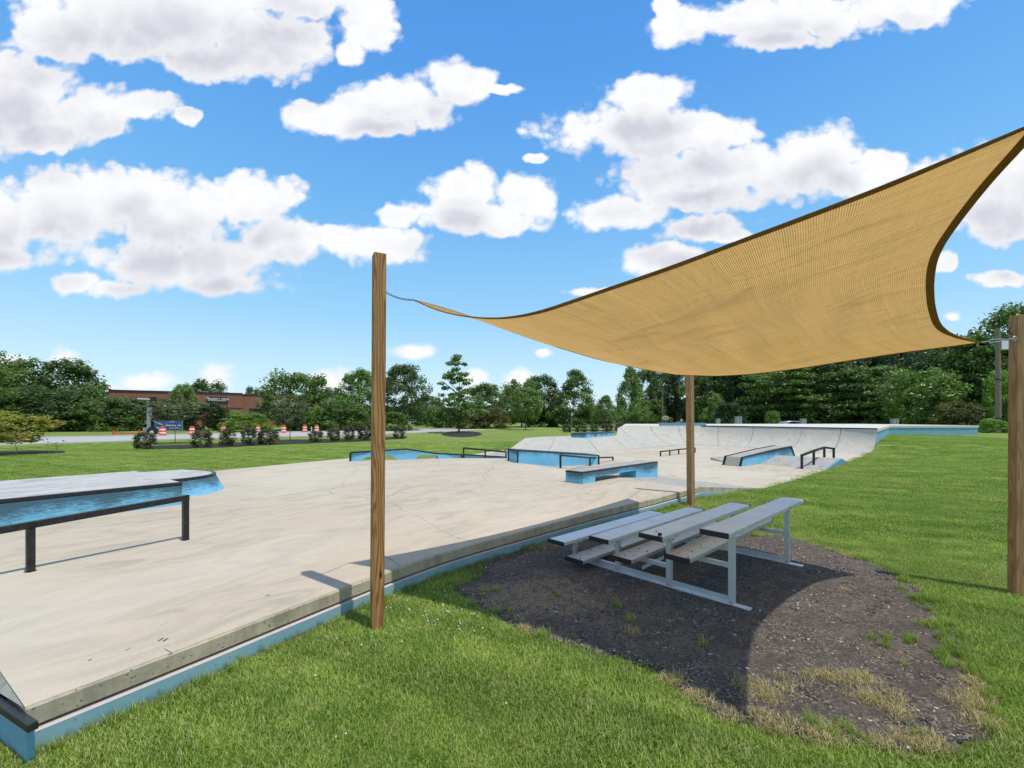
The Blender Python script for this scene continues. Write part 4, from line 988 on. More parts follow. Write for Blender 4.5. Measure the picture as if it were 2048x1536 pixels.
GZ = gh(GX, GY) + np.clip((dm + wob_) * .12, -.03, .012) + (vnoise(GX, GY, 9, 3) - .5) * .012 + (vnoise(GX, GY, 22, 4) - .5) * .010 + .002
keep = dm > -.25
eo_ = np.array([p[:2] for p in offset(edge, .03)])
ins_pad = inside_np(outline, GX, GY)
keep &= ~ins_pad | True
idx = -np.ones(GX.shape, int); idx[keep] = np.arange(keep.sum())
vs = np.stack([GX[keep], GY[keep], GZ[keep]], 1).tolist(); fs_ = []
q = keep[:-1, :-1] & keep[1:, :-1] & keep[:-1, 1:] & keep[1:, 1:]
for j, i in zip(*np.nonzero(q)): fs_.append((int(idx[j, i]), int(idx[j, i + 1]), int(idx[j + 1, i + 1]), int(idx[j + 1, i])))
mb = MB(); mb.v = vs; mb.f = fs_; struct('dirt_patch', mb, M['dirt'], smooth=True)

# ------------------------------------------------------------------ grass, gravel (instanced stuff)
def tuft_mesh(name, seed, nb, rad, h0, h1, w, m, lean=.5):
    r_ = random.Random(seed); vs = []; fs_ = []; ti = []
    for _ in range(nb):
        a = r_.uniform(0, 6.283); d = rad * math.sqrt(r_.random()); x, y = d * math.cos(a), d * math.sin(a); h_ = r_.uniform(h0, h1); b = r_.uniform(0, 6.283); ln = r_.uniform(.1, lean) * h_
        dx, dy = math.cos(b), math.sin(b); px_, py_ = -dy * w / 2, dx * w / 2; o = len(vs); t_ = r_.random()
        vs += [(x - px_, y - py_, -.01), (x + px_, y + py_, -.01), (x + dx * ln * .35 + px_ * .8, y + dy * ln * .35 + py_ * .8, h_ * .55), (x + dx * ln * .35 - px_ * .8, y + dy * ln * .35 - py_ * .8, h_ * .55), (x + dx * ln, y + dy * ln, h_)]
        fs_ += [(o, o + 1, o + 2, o + 3), (o + 3, o + 2, o + 4)]; ti += [t_] * 5
    me = bpy.data.meshes.new(name); me.from_pydata(vs, [], fs_); at_ = me.attributes.new('tint', 'FLOAT', 'POINT'); at_.data.foreach_set('value', ti); me.materials.append(m)
    return bpy.data.objects.new(name, me)            # never linked: used only as the source of the scatter
def scatter(name, P, rot, scl, src, label):
    me = bpy.data.meshes.new(name); me.from_pydata([tuple(p) for p in P], [], [])
    for nm, arr in (('rz', rot), ('sc', scl)):
        a_ = me.attributes.new(nm, 'FLOAT', 'POINT'); a_.data.foreach_set('value', np.asarray(arr, dtype=np.float32))
    o = bpy.data.objects.new(name, me); COL.objects.link(o); tag(o, label=label, kind='stuff')
    ng = bpy.data.node_groups.new(name, 'GeometryNodeTree'); ng.interface.new_socket('Geometry', in_out='INPUT', socket_type='NodeSocketGeometry'); ng.interface.new_socket('Geometry', in_out='OUTPUT', socket_type='NodeSocketGeometry')
    N = ng.nodes; Lk = ng.links; gi_ = N.new('NodeGroupInput'); go_ = N.new('NodeGroupOutput'); oi = N.new('GeometryNodeObjectInfo'); oi.inputs['Object'].default_value = src; oi.inputs['As Instance'].default_value = True
    ip = N.new('GeometryNodeInstanceOnPoints'); a1_ = N.new('GeometryNodeInputNamedAttribute'); a1_.data_type = 'FLOAT'; a1_.inputs[0].default_value = 'rz'
    a2_ = N.new('GeometryNodeInputNamedAttribute'); a2_.data_type = 'FLOAT'; a2_.inputs[0].default_value = 'sc'; cx_ = N.new('ShaderNodeCombineXYZ')
    Lk.new(a1_.outputs[0], cx_.inputs[2]); e2r = N.new('FunctionNodeEulerToRotation'); Lk.new(cx_.outputs[0], e2r.inputs[0])
    Lk.new(gi_.outputs[0], ip.inputs['Points']); Lk.new(oi.outputs['Geometry'], ip.inputs['Instance']); Lk.new(e2r.outputs[0], ip.inputs['Rotation']); Lk.new(a2_.outputs[0], ip.inputs['Scale']); Lk.new(ip.outputs[0], go_.inputs[0])
    md = o.modifiers.new('scatter', 'NODES'); md.node_group = ng
    return o
def sample(n_, x0, x1, y0, y1, seed):
    r_ = np.random.RandomState(seed); return r_.uniform(x0, x1, n_), r_.uniform(y0, y1, n_), r_
edge_wide = offset(edge, .055); out_wide = [p for p in edge_wide] + list(outline[len(edge):])
t_near = tuft_mesh('grass_tuft', 1, 110, .12, .012, .034, .0038, M['blade'], 1.1)
t_near2 = tuft_mesh('grass_tuft_b', 7, 80, .12, .014, .042, .0042, M['blade'], 1.4)
t_far = tuft_mesh('grass_tuft_far', 2, 60, .24, .015, .042, .009, M['blade'], 1.1)
t_dry = tuft_mesh('dry_tuft', 3, 60, .07, .012, .05, .0042, M['dry_blade'], 1.8)
t_wild = tuft_mesh('wild_tuft', 4, 60, .055, .05, .12, .005, M['blade'], .9)
for (nm, src, n_, box, seed, lab) in (('grass', t_near, 10000, (-2.6, 6.5, 1.2, 6.2), 11, 'short mown green grass in the foreground'), ('grass', t_near2, 8000, (-2.6, 6.5, 1.2, 6.2), 12, 'longer green blades mixed into the foreground grass'),
                                 ('grass', t_far, 34000, (-1, 32, 5.8, 34), 13, 'mown green grass on the slope at the right'), ('grass', t_far, 13000, (-30, 3, 12, 36), 14, 'mown grass between the skate pad and the road')):
    X, Y, r_ = sample(n_, *box, seed)
    X, Y = X[np.abs(X) < 1.6 * Y + 1.5], Y[np.abs(X) < 1.6 * Y + 1.5]
    d_ = pdist(X, Y) + .06 + (vnoise(X, Y, 3, 1) - .5) * .14 + (vnoise(X, Y, 13, 9) - .5) * .16 
    ok = ~inside_np(out_wide, X, Y) & (d_ < -.0) & (r_.rand(len(X)) < np.clip(1.15 - (Y - 12) / 20, .0, 1))
    X, Y = X[ok], Y[ok]; Zg = gh(X, Y)
    sc = r_.uniform(.65, 1.05, len(X)) * (.85 + .5 * vnoise(X, Y, 1.6, 6))
    scatter(nm, np.stack([X, Y, Zg], 1), r_.uniform(0, 6.28, len(X)), sc, src, lab)
# dry and living tufts round the rim of the dirt
X, Y, r_ = sample(60000, DP[:, 0].min() - .1, DP[:, 0].max() + .1, DP[:, 1].min() - .1, DP[:, 1].max() + .1, 21)
d_ = pdist(X, Y); nn = vnoise(X, Y, 3.2, 31) * .6 + vnoise(X, Y, 9, 32) * .4
rc = at(1800, 1400); wr = np.clip(1 - np.hypot((X - rc[0]) / 1.3, (Y - rc[1]) / .75), 0, 1)
lc = at(1480, 1400); wr = np.maximum(wr, np.clip(1 - np.hypot((X - lc[0]) / .9, (Y - lc[1]) / .35), 0, 1)); lc = at(1860, 1290); wr2 = np.clip(1 - np.hypot((X - lc[0]) / .7, (Y - lc[1]) / .9), 0, 1)
padin = inside_np(out_wide, X, Y)
bx_ = (X - O.x) * v_.x + (Y - O.y) * v_.y; ax_ = (X - O.x) * u_.x + (Y - O.y) * u_.y; padin |= (bx_ > -.35) & (bx_ < 2.5) & (ax_ > -.35) & (ax_ < 2.7)
pr0 = (d_ > -.08) & ~padin & (nn > .84 - .40 * wr - .25 * (d_ < .10)) & (d_ > -.03) & (r_.rand(len(X)) < .07 + .16 * wr)
dx_, dy_ = X[pr0], Y[pr0]
scatter('dry_grass', np.stack([dx_, dy_, gh(dx_, dy_) + .008], 1), r_.uniform(0, 6.28, len(dx_)), r_.uniform(.5, 1.0, len(dx_)), t_dry, 'dry straw coloured grass tufts round the rim of the dirt')
nn2 = vnoise(X, Y, 4.1, 41) * .6 + vnoise(X, Y, 11, 42) * .4
pr1 = (d_ > -.05) & ~padin & (nn2 > .86 - .30 * wr2 - .22 * (d_ < .15)) & (r_.rand(len(X)) < .05 + .10 * wr2 + .06 * (d_ < .15))
dx_, dy_ = X[pr1], Y[pr1]
scatter('weeds', np.stack([dx_, dy_, gh(dx_, dy_) + .006], 1), r_.uniform(0, 6.28, len(dx_)), r_.uniform(.35, .8, len(dx_)), t_wild, 'dark green weeds sprouting in the dirt')
# grass standing against the footing
ew = resample(offset(edge, .085), .035); r_ = np.random.RandomState(50); ew = [p for p in ew if r_.rand() < .55 and pdist(np.array([p[0]]), np.array([p[1]]))[0] < .0]
E2 = np.array([(p[0], p[1], 0.0) for p in ew]) + np.stack([r_.normal(0, .012, len(ew)), r_.normal(0, .012, len(ew)), np.zeros(len(ew))], 1)
scatter('edge_grass', E2, r_.uniform(0, 6.28, len(E2)), r_.uniform(.35, .85, len(E2)), t_wild, 'uncut grass standing against the painted footing')
# clover heads
bm_ = bmesh.new(); bmesh.ops.create_icosphere(bm_, subdivisions=1, radius=1.0); me_ = bpy.data.meshes.new('clover_head'); bm_.to_mesh(me_); bm_.free(); me_.materials.append(M['barrel_white'])
cc_ = at(860, 1240); X, Y, r_ = sample(700, -2.5, 5, 1.4, 7, 91); w_ = np.exp(-((X - cc_[0]) ** 2 / .35 + (Y - cc_[1]) ** 2 / .3)) * .8 + .03 + .25 * (vnoise(X, Y, 1.2, 92) > .72)
ok = (r_.rand(len(X)) < w_ * .5) & (pdist(X, Y) < -.05) & ~inside_np(out_wide, X, Y)
Xc = np.concatenate([X[ok], cc_[0] + r_.normal(0, .32, 45)]); Yc = np.concatenate([Y[ok], cc_[1] + r_.normal(0, .26, 45)]); ok = (pdist(Xc, Yc) < -.02) & ~inside_np(out_wide, Xc, Yc); Xc, Yc = Xc[ok], Yc[ok]
scatter('clover', np.stack([Xc, Yc, np.full(len(Xc), .036)], 1), r_.uniform(0, 6, len(Xc)), r_.uniform(.004, .0075, len(Xc)), bpy.data.objects.new('clover_head', me_), 'small white clover heads in the grass beside the left wooden post')
# chips
r0_ = random.Random(2)
def chip(name, seed):
    r_ = random.Random(seed); bm_ = bmesh.new(); bmesh.ops.create_icosphere(bm_, subdivisions=1, radius=1.0)
    for v in bm_.verts: v.co = Vector((v.co.x * 1.0, v.co.y * .6, v.co.z * .4)) * r_.uniform(.7, 1.15)
    me = bpy.data.meshes.new(name); bm_.to_mesh(me); bm_.free(); me.materials.append(M['chips']); return bpy.data.objects.new(name, me)
X, Y, r_ = sample(120000, DP[:, 0].min(), DP[:, 0].max(), DP[:, 1].min(), DP[:, 1].max(), 61); d_ = pdist(X, Y)
sx_, sy_, _ = at(1075, 1195); sand = np.clip(1.1 - np.hypot((X - sx_) / .95, (Y - sy_) / .6), 0, 1)
ok = (d_ > .0) & ~inside_np(out_wide, X, Y) & (r_.rand(len(X)) > sand * .93) & (r_.rand(len(X)) < .35 + vnoise(X, Y, 2.5, 71))
X, Y = X[ok], Y[ok]; h_ = int(len(X) / 2)
for k, (a, b) in enumerate(((0, h_), (h_, len(X)))):
    scatter('gravel', np.stack([X[a:b], Y[a:b], gh(X[a:b], Y[a:b]) + .012], 1), r_.uniform(0, 6.28, b - a), .0045 + .012 * r_.rand(b - a) ** 2.0, chip('chip', 5 + k), ('dark stone chips and wood mulch strewn over the dirt', 'flat grey chips mixed into the dirt')[k])

# ------------------------------------------------------------------ road, beds
near_e = [at(-900, 920), at(0, 891), at(273, 882.6), at(360, 879.2), at(740, 870), at(980, 860.3), at(1204, 853), at(1330, 850)]
far_e = [at(-900, 895), at(0, 878.4), at(273, 873), at(360, 870.5), at(740, 862), at(980, 855.5), at(1204, 848.6), at(1330, 847)]
ne, fe = [], []
for i in range(len(near_e) - 1):
    for k in range(6):
        ne.append(Vector(near_e[i]).lerp(Vector(near_e[i + 1]), k / 6)); fe.append(Vector(far_e[i]).lerp(Vector(far_e[i + 1]), k / 6))
gz = .05
struct('road', MB().loft([[(p.x, p.y, gz) for p in ne], [(p.x, p.y, gz) for p in fe]]), M['road'])
struct('kerb', MB().loft([[(p.x, p.y - .25, gz - .1) for p in ne], [(p.x, p.y - .25, gz + .04) for p in ne], [(p.x, p.y + .02, gz + .04) for p in ne], [(p.x, p.y + .02, gz - .1) for p in ne]]), M['kerb'])
struct('kerb', MB().loft([[(p.x, p.y - .02, gz - .1) for p in fe], [(p.x, p.y - .02, gz + .1) for p in fe], [(p.x, p.y + .3, gz + .1) for p in fe], [(p.x, p.y + .3, gz - .1) for p in fe]]), M['kerb'])
struct('parking_lot', MB().slab([(14, 66), (75, 60), (95, 72), (30, 118), (8, 118)], -.02, .06), M['road'])
def bed(pts, label, h_=.07):
    mb = MB(); c = Vector((sum(p[0] for p in pts) / len(pts), sum(p[1] for p in pts) / len(pts), h_ + .03)); r_ = random.Random(len(pts))
    P_ = resample([*pts, pts[0]], .5)[:-1]; P_ = [(p[0] + r_.uniform(-.12, .12), p[1] + r_.uniform(-.12, .12)) for p in P_]; n_ = len(P_)
    ri = [tuple(Vector((p[0], p[1], 0)).lerp(Vector((c.x, c.y, 0)), .0)) for p in P_]
    mb.slab(P_, -.02, h_ * .55); 
    return struct('mulch_bed', mb, M['mulch'])
bed([at(283, 899), at(420, 896.5), at(560, 889.5), at(735, 883), at(815, 877), at(812, 873), at(700, 877), at(560, 881.5), at(420, 888.5), at(290, 893)], '')
bed([at(-60, 912), at(60, 908.5), at(128, 906), at(128, 902.5), at(60, 902), at(-60, 905)], '')
for (px, py, rx, ry) in ((924, 868.5, 40, 6), (1051, 860.5, 12, 2)):
    bed([at(px + rx * math.cos(a), py + ry * math.sin(a)) for a in np.linspace(0, 6.28, 13)[:-1]], '')
bed([at(1118, 862), at(1180, 862.5), at(1245, 861), at(1300, 859), at(1300, 855.5), at(1200, 857), at(1130, 858)], '')

# ------------------------------------------------------------------ foliage
CR = {}
def crown(name, kind, seed, nc, nl, leaf, cr_=.13):
    r_ = np.random.RandomState(seed); P = []; Nn = []; Ti = []; Ln = []
    for k in range(nc):
        z = r_.rand()
        if kind == 'round': z = .06 + .88 * z; rad = .5 * math.sqrt(max(.02, 1 - (2 * z - 1) ** 2)) ** .8
        elif kind == 'cone': z = z ** 1.35 * .97; rad = .5 * (1 - z) ** .75 * (.75 + .25 * min(1, z * 8)) + .02
        elif kind == 'oval': z = .04 + .92 * z; rad = .5 * max(.1, math.sin(math.pi * min(1, (z * .85 + .12)))) ** .7
        elif kind == 'bush': z = z * .9; rad = .5 * math.sqrt(max(.03, 1 - z ** 2.2))
        elif kind == 'vase': z = .05 + .9 * z; rad = .5 * (.25 + .75 * z ** .8) * (1 if z < .75 else math.sqrt(max(.05, (1 - z) / .25)))
        elif kind == 'sparse': z = z ** 1.1; rad = .5 * ((1 - z) ** .62) * (.85 if z > .12 else .6) + .03
        elif kind == 'layer': z = (math.floor(z * 7) + .5) / 7 * .95 + r_.normal(0, .012); rad = .5 * math.sqrt(max(.05, 1 - abs(2 * z - .75) ** 1.8 * .7))
        a = r_.uniform(0, 6.283); q = rad * (r_.uniform(.35, 1) ** .55 if kind != 'sparse' else r_.uniform(.1, 1)); q *= r_.uniform(.85, 1.08)
        c = np.array([q * math.cos(a), q * math.sin(a), z]); cr1 = cr_ * r_.uniform(.6, 1.25); m_ = max(6, int(nl / nc * r_.uniform(.6, 1.4))); tc_ = r_.uniform(.05, .6)
        d = r_.normal(size=(m_, 3)); d /= np.linalg.norm(d, axis=1)[:, None]; rr_ = r_.rand(m_) ** .4
        sq = .45 if kind in ('layer', 'sparse') else .8
        p = c + d * rr_[:, None] * cr1 * np.array([1, 1, sq]); nn_ = d * .8 + np.array([0, 0, .7]) + r_.normal(size=(m_, 3)) * .6; nn_ /= np.linalg.norm(nn_, axis=1)[:, None]
        P.append(p); Nn.append(nn_); Ti.append(np.clip(tc_ + r_.rand(m_) * .45, 0, 1)); Ln.append(leaf * r_.uniform(.6, 1.35, m_))
    P = np.concatenate(P); Nn = np.concatenate(Nn); Ti = np.concatenate(Ti); Ln = np.concatenate(Ln); n_ = len(P)
    lo, hi = np.percentile(P, .4, axis=0), np.percentile(P, 99.6, axis=0); P[:, 2] = (P[:, 2] - lo[2]) / (hi[2] - lo[2])
    for q in (0, 1): P[:, q] = (P[:, q] - (lo[q] + hi[q]) / 2) / (hi[q] - lo[q])
    t1 = np.cross(Nn, r_.normal(size=(n_, 3))); t1 /= np.linalg.norm(t1, axis=1)[:, None] + 1e-9; t2 = np.cross(Nn, t1)
    vs = np.empty((n_, 4, 3)); vs[:, 0] = P - t1 * Ln[:, None]; vs[:, 1] = P + t2 * Ln[:, None] * .55; vs[:, 2] = P + t1 * Ln[:, None]; vs[:, 3] = P - t2 * Ln[:, None] * .55
    me = bpy.data.meshes.new(name); me.vertices.add(n_ * 4); me.vertices.foreach_set('co', vs.reshape(-1).astype(np.float32)); me.loops.add(n_ * 4); me.loops.foreach_set('vertex_index', np.arange(n_ * 4, dtype=np.int32))
    me.polygons.add(n_); me.polygons.foreach_set('loop_start', np.arange(0, n_ * 4, 4, dtype=np.int32)); me.polygons.foreach_set('loop_total', np.full(n_, 4, dtype=np.int32)); me.update(calc_edges=True)
    at_ = me.attributes.new('tint', 'FLOAT', 'POINT'); at_.data.foreach_set('value', np.repeat(Ti, 4).astype(np.float32)); return me
SPEC = {'round': ('round', 130, 11000, .024, .13), 'round2': ('round', 170, 12000, .021, .11), 'oval': ('oval', 150, 12000, .022, .11), 'cone': ('cone', 150, 11000, .021, .095), 'bush': ('bush', 110, 8500, .026, .14),
        'bush2': ('bush', 140, 9500, .022, .12), 'sparse': ('sparse', 80, 3600, .027, .07), 'vase': ('vase', 70, 3400, .030, .11), 'layer': ('layer', 120, 12000, .023, .13), 'twig': ('vase', 12, 60, .05, .10), 'small': ('round', 60, 2600, .042, .17), 'tall': ('oval', 200, 14000, .019, .10)}
CMESH = {}
def crown_for(kind, mname, seed):
    v = seed % 2; key = (kind, mname, v)
    if key not in CMESH:
        base = ('c', kind, v)
        if base not in CMESH: k, nc, nl, lf, cr1 = SPEC[kind]; CMESH[base] = crown('crown_' + kind, k, 100 + hash_(kind) + v * 37, nc, nl, lf, cr1)
        me = CMESH[base].copy() if CMESH[base].materials else CMESH[base]
        if CMESH[base].materials: me.materials.clear()
        me.materials.append(M[mname]); CMESH[key] = me
    return CMESH[key]
def hash_(s): return sum(ord(c) * (i + 3) for i, c in enumerate(s)) % 500
TI = [0]
def plant(name, label, cat, px, top, w, Y, kind, leaf, low=.25, trunk='bark', grp=None, base=None, tr=1.0, limbs=4):
    """px centre, top row, width: read from the photo; Y: distance; low: where the crown begins (share of the height)"""
    TI[0] += 1; i = TI[0]; r_ = random.Random(i * 13 + 5)
    x = (px - CX) / F * Y; z0 = float(gh(np.array(x), np.array(float(Y)))) if base is None else base; hgt = H + (YH - top) * Y / F - z0; ww = w * Y / F * (1.25 if name == 'woodland_tree' else 1.17 if name.endswith('tree') else .74 if name == 'rose_bush' else 1.05); hgt *= 1.03
    o = thing(name, label, cat, (x, Y, z0 - .03), grp)
    cz = z0 + hgt * low
    me = crown_for(kind, leaf, i); c = bpy.data.objects.new('crown' if name.endswith('tree') else 'foliage', me); COL.objects.link(c); c.parent = o
    c.location = (0, 0, hgt * low); c.scale = (ww * 1.0, ww * 1.0, hgt * (1 - low) * 1.0); c.rotation_euler = (0, 0, r_.uniform(0, 6.28))
    mb = MB(); rb_ = max(.02, hgt * .016) * tr; top_z = z0 + hgt * (low + (1 - low) * (.75 if kind in ('sparse', 'cone') else .45))
    segs = 5; p = Vector((x, Y, z0 - .05)); 
    for s in range(segs):
        q = Vector((x + r_.uniform(-.012, .012) * hgt, Y + r_.uniform(-.012, .012) * hgt, z0 + (top_z - z0) * (s + 1) / segs)); mb.tube(p, q, rb_ * (1 - s / segs * .75), rb_ * (1 - (s + 1) / segs * .75), 7); p = q
    for s in range(limbs):
        a = r_.uniform(0, 6.28); z1_ = z0 + hgt * (low * .8 + (1 - low) * r_.uniform(.05, .5)); st_ = Vector((x, Y, z1_)); en = st_ + Vector((math.cos(a) * ww * .33, math.sin(a) * ww * .33, hgt * (1 - low) * .22)); mb.tube(st_, en, rb_ * .45, rb_ * .12, 5)
    mb.build('trunk' if name.endswith('tree') else 'stem', M[trunk], o)
    return o
T = 'tree'; SH = 'shrub'
rows_ = [
 ('broadleaf_tree', 'tree cut off by the left edge with only twigs of leaves showing', T, -118, 676, 160, 46, 'round2', 'leaf_mid', .3),
 ('broadleaf_tree', 'large rounded dark tree, tallest above the hedge at far left', T, 88, 720, 135, 68, 'round', 'leaf_dark', .15),
 ('broadleaf_tree', 'light green tree at the left edge beside the large dark tree', T, 2, 738, 100, 62, 'round2', 'leaf_light', .1),
 ('hedge_shrub', 'broad dark shrub below the large rounded tree at far left', SH, 88, 776, 150, 59, 'bush2', 'leaf_dark', .0),
 ('hedge_shrub', 'green shrub right of the large rounded tree, taller than the hedge', SH, 160, 772, 95, 65, 'bush', 'leaf_mid', .0),
 ('hedge_shrub', 'low shrub in front of the left end of the brick wall', SH, 213, 798, 110, 61, 'bush2', 'leaf_mid', .0),
 ('hedge_shrub', 'dark shrub just left of the light trailer mast', SH, 262, 797, 85, 63, 'bush', 'leaf_dark', .0),
 ('hedge_shrub', 'shadowed low shrub behind the yellow bush', SH, 30, 800, 120, 58, 'bush', 'leaf_dark', .0),
 ('broadleaf_tree', 'light tree rising above the middle of the brick parapet', T, 368, 771, 44, 74, 'oval', 'leaf_light', .2),
 ('hedge_shrub', 'dark arching shrub below the black sign', SH, 408, 807, 84, 63, 'round2', 'leaf_deep', .0),
 ('hedge_shrub', 'olive shrub behind the banner', SH, 330, 808, 90, 66, 'bush', 'leaf_olive', .0),
 ('broadleaf_tree', 'rounded distant tree top above the brick roof', T, 421, 763, 56, 115, 'round', 'leaf_dark', .2),
 ('broadleaf_tree', 'small distant tree top over the lower brick roof', T, 508, 777, 28, 118, 'round', 'leaf_dark', .2),
 ('broadleaf_tree', 'tiny distant treetop just left of the big round tree', T, 526, 785, 12, 118, 'round', 'leaf_dark', .2),
 ('broadleaf_tree', 'tiny distant treetop at the left end of the brick roof', T, 197, 777, 20, 120, 'round', 'leaf_dark', .2),
 ('round_shrub', 'bright green rounded shrub in front of the brick wall', SH, 491, 824, 84, 59, 'bush2', 'leaf_bright', .0),
 ('hedge_shrub', 'narrow dark shrub left of the bright green one', SH, 450, 817, 38, 64, 'bush', 'leaf_dark', .0),
 ('broadleaf_tree', 'big round dense tree at the right end of the brick building', T, 590, 747, 112, 67, 'round', 'leaf_mid', .12),
 ('broadleaf_tree', 'pale tree leaning on the big round tree beside the office window', T, 576, 792, 52, 62, 'round2', 'leaf_olive', .1),
 ('hedge_shrub', 'bright low shrub right of the big round tree', SH, 640, 815, 48, 62, 'bush', 'leaf_bright', .0),
 ('hedge_shrub', 'wide olive green shrub mass left of the near wooden post', SH, 682, 800, 120, 63, 'bush2', 'leaf_mid', .0),
 ('hedge_shrub', 'low dark shrub between the big round tree and the olive mass', SH, 612, 822, 60, 64, 'bush', 'leaf_dark', .0),
 ('broadleaf_tree', 'pale green maple just left of the near wooden post', T, 716, 744, 76, 70, 'oval', 'leaf_light', .15),
 ('broadleaf_tree', 'distant low tree left of the pale maple', T, 672, 782, 42, 110, 'round', 'leaf_dark', .2),
 ('broadleaf_tree', 'dark tall oval tree just right of the near wooden post', T, 806, 734, 92, 66, 'tall', 'leaf_dark', .14),
 ('hedge_shrub', 'clipped low shrub below the dark oval tree', SH, 788, 824, 60, 62, 'bush', 'leaf_mid', .0),
 ('broadleaf_tree', 'small rounded distant tree right of the dark oval tree', T, 866, 794, 42, 105, 'round', 'leaf_dark', .1),
 ('hedge_shrub', 'light hedge behind the parked cars on the left', SH, 862, 812, 60, 90, 'bush2', 'leaf_light', .0),
 ('broadleaf_tree', 'mid green maple behind the tall sparse young tree', T, 966, 771, 88, 82, 'oval', 'leaf_mid', .1),
 ('hedge_shrub', 'brownish shrub right of the tall sparse young tree', SH, 946, 818, 62, 76, 'bush', 'leaf_olive', .0),
 ('hedge_shrub', 'olive shrub below the mid green maple', SH, 992, 816, 60, 76, 'bush2', 'leaf_olive', .0),
 ('hedge_shrub', 'dark shrub behind the base of the tall sparse young tree', SH, 900, 815, 60, 80, 'bush', 'leaf_dark', .0),
 ('broadleaf_tree', 'left one of a pair of dense maples right of centre', T, 1043, 763, 78, 88, 'round2', 'leaf_mid', .08),
 ('broadleaf_tree', 'taller right one of the pair of dense maples', T, 1082, 755, 72, 92, 'oval', 'leaf_dark', .08),
 ('pyramid_tree', 'pointed pyramid shaped maple left of the sail edge', T, 1147, 744, 84, 86, 'cone', 'leaf_mid', .08),
 ('hedge_shrub', 'low shrub behind the brick pillared sign', SH, 1098, 815, 90, 92, 'bush2', 'leaf_dark', .0),
 ('hedge_shrub', 'wide low shrub right of the pyramid shaped maple', SH, 1185, 816, 80, 88, 'bush2', 'leaf_mid', .0),
 ('young_tree', 'small pointed young tree alone in the gap of sky', T, 1212, 793, 46, 74, 'cone', 'leaf_mid', .25),
 ('hedge_shrub', 'far low hedge in the gap between the tree groups', SH, 1235, 822, 60, 130, 'bush', 'leaf_mid', .0),
 ('maple_tree', 'light maple at the left end of the right hand woods', T, 1262, 738, 58, 82, 'cone', 'leaf_light', .12),
 ('woodland_tree', 'thin crowned tree behind the light maple at the woods edge', T, 1292, 741, 54, 98, 'oval', 'leaf_dark', .2),
 ('woodland_tree', 'tree above the oval cream sign', T, 1328, 748, 52, 102, 'oval', 'leaf_dark', .22),
 ('woodland_tree', 'dark tree left of the middle wooden post', T, 1360, 742, 56, 100, 'tall', 'leaf_deep', .1),
 ('hedge_shrub', 'light low shrub behind the dark pickup', SH, 1305, 800, 60, 95, 'bush', 'leaf_mid', .0),
 ('woodland_tree', 'green tree just right of the middle wooden post', T, 1412, 728, 74, 86, 'tall', 'leaf_mid', .04),
 ('woodland_tree', 'yellowish tree top tucked under the cloth right of the middle post', T, 1440, 720, 80, 92, 'round', 'leaf_olive', .25),
 ('young_tree', 'light conical young tree in front of the dark woods', T, 1430, 790, 52, 76, 'cone', 'leaf_light', .08),
 ('hedge_shrub', 'dark undergrowth right of the light conical tree', SH, 1490, 800, 90, 84, 'bush2', 'leaf_deep', .0),
 ('hedge_shrub', 'small yellowish shrub beside the pale utility cabinets', SH, 1545, 823, 28, 66, 'bush', 'leaf_light', .0),
 ('woodland_tree', 'tree with a bright drooping bough in the dark woods', T, 1560, 738, 110, 72, 'layer', 'leaf_mid', .2),
 ('woodland_tree', 'broad tree left of the layered trees', T, 1640, 715, 120, 74, 'layer', 'leaf_dark', .08),
 ('woodland_tree', 'layered green tree behind the bowl deck', T, 1738, 738, 110, 68, 'layer', 'leaf_mid', .06),
 ('woodland_tree', 'light green tree with feathery crown above the right end of the deck', T, 1838, 742, 105, 60, 'round2', 'leaf_light', .10),
 ('woodland_tree', 'dark high tree top seen between cloth and light green tree', T, 1862, 700, 110, 90, 'tall', 'leaf_deep', .05),
 ('woodland_tree', 'dense mid green tree left of the utility pole', T, 1930, 694, 130, 66, 'round', 'leaf_dark', .04),
 ('woodland_tree', 'light green tree behind the utility pole', T, 1972, 676, 110, 60, 'layer', 'leaf_mid', .1),
 ('woodland_tree', 'tall tree rising behind the right wooden post', T, 2052, 618, 150, 58, 'tall', 'leaf_mid', .08),
 ('woodland_tree', 'yellow green tree between utility pole and right post', T, 2018, 745, 60, 52, 'round2', 'leaf_bright', .25),
 ('hedge_shrub', 'olive shrub beyond the right end of the deck', SH, 1918, 806, 80, 54, 'bush', 'leaf_olive', .0),
 ('hedge_shrub', 'dark low shrub left of the small yellow green shrub', SH, 1952, 832, 50, 52, 'bush', 'leaf_deep', .0),
 ('hedge_shrub', 'small yellow green shrub at the foot of the utility pole', SH, 1987, 838, 46, 42, 'bush', 'leaf_bright', .0),
 ('hedge_shrub', 'dark shrub between the utility pole and the right post', SH, 2022, 836, 46, 46, 'bush', 'leaf_deep', .0),
 ('broadleaf_tree', 'tree outside the right edge behind the lawn', T, 2180, 640, 190, 60, 'tall', 'leaf_mid', .08),
]
for r in rows_:
    grp = {'hedge_shrub': 'shrubs along the far side', 'woodland_tree': 'trees of the right hand woods', 'broadleaf_tree': 'broadleaf trees beyond the road'}.get(r[0])
    plant(*r[:10], grp=grp, low=r[10] if len(r) > 10 else .1) if False else plant(r[0], r[1], r[2], r[3], r[4], r[5], r[6], r[7], r[8], r[9], grp=grp)
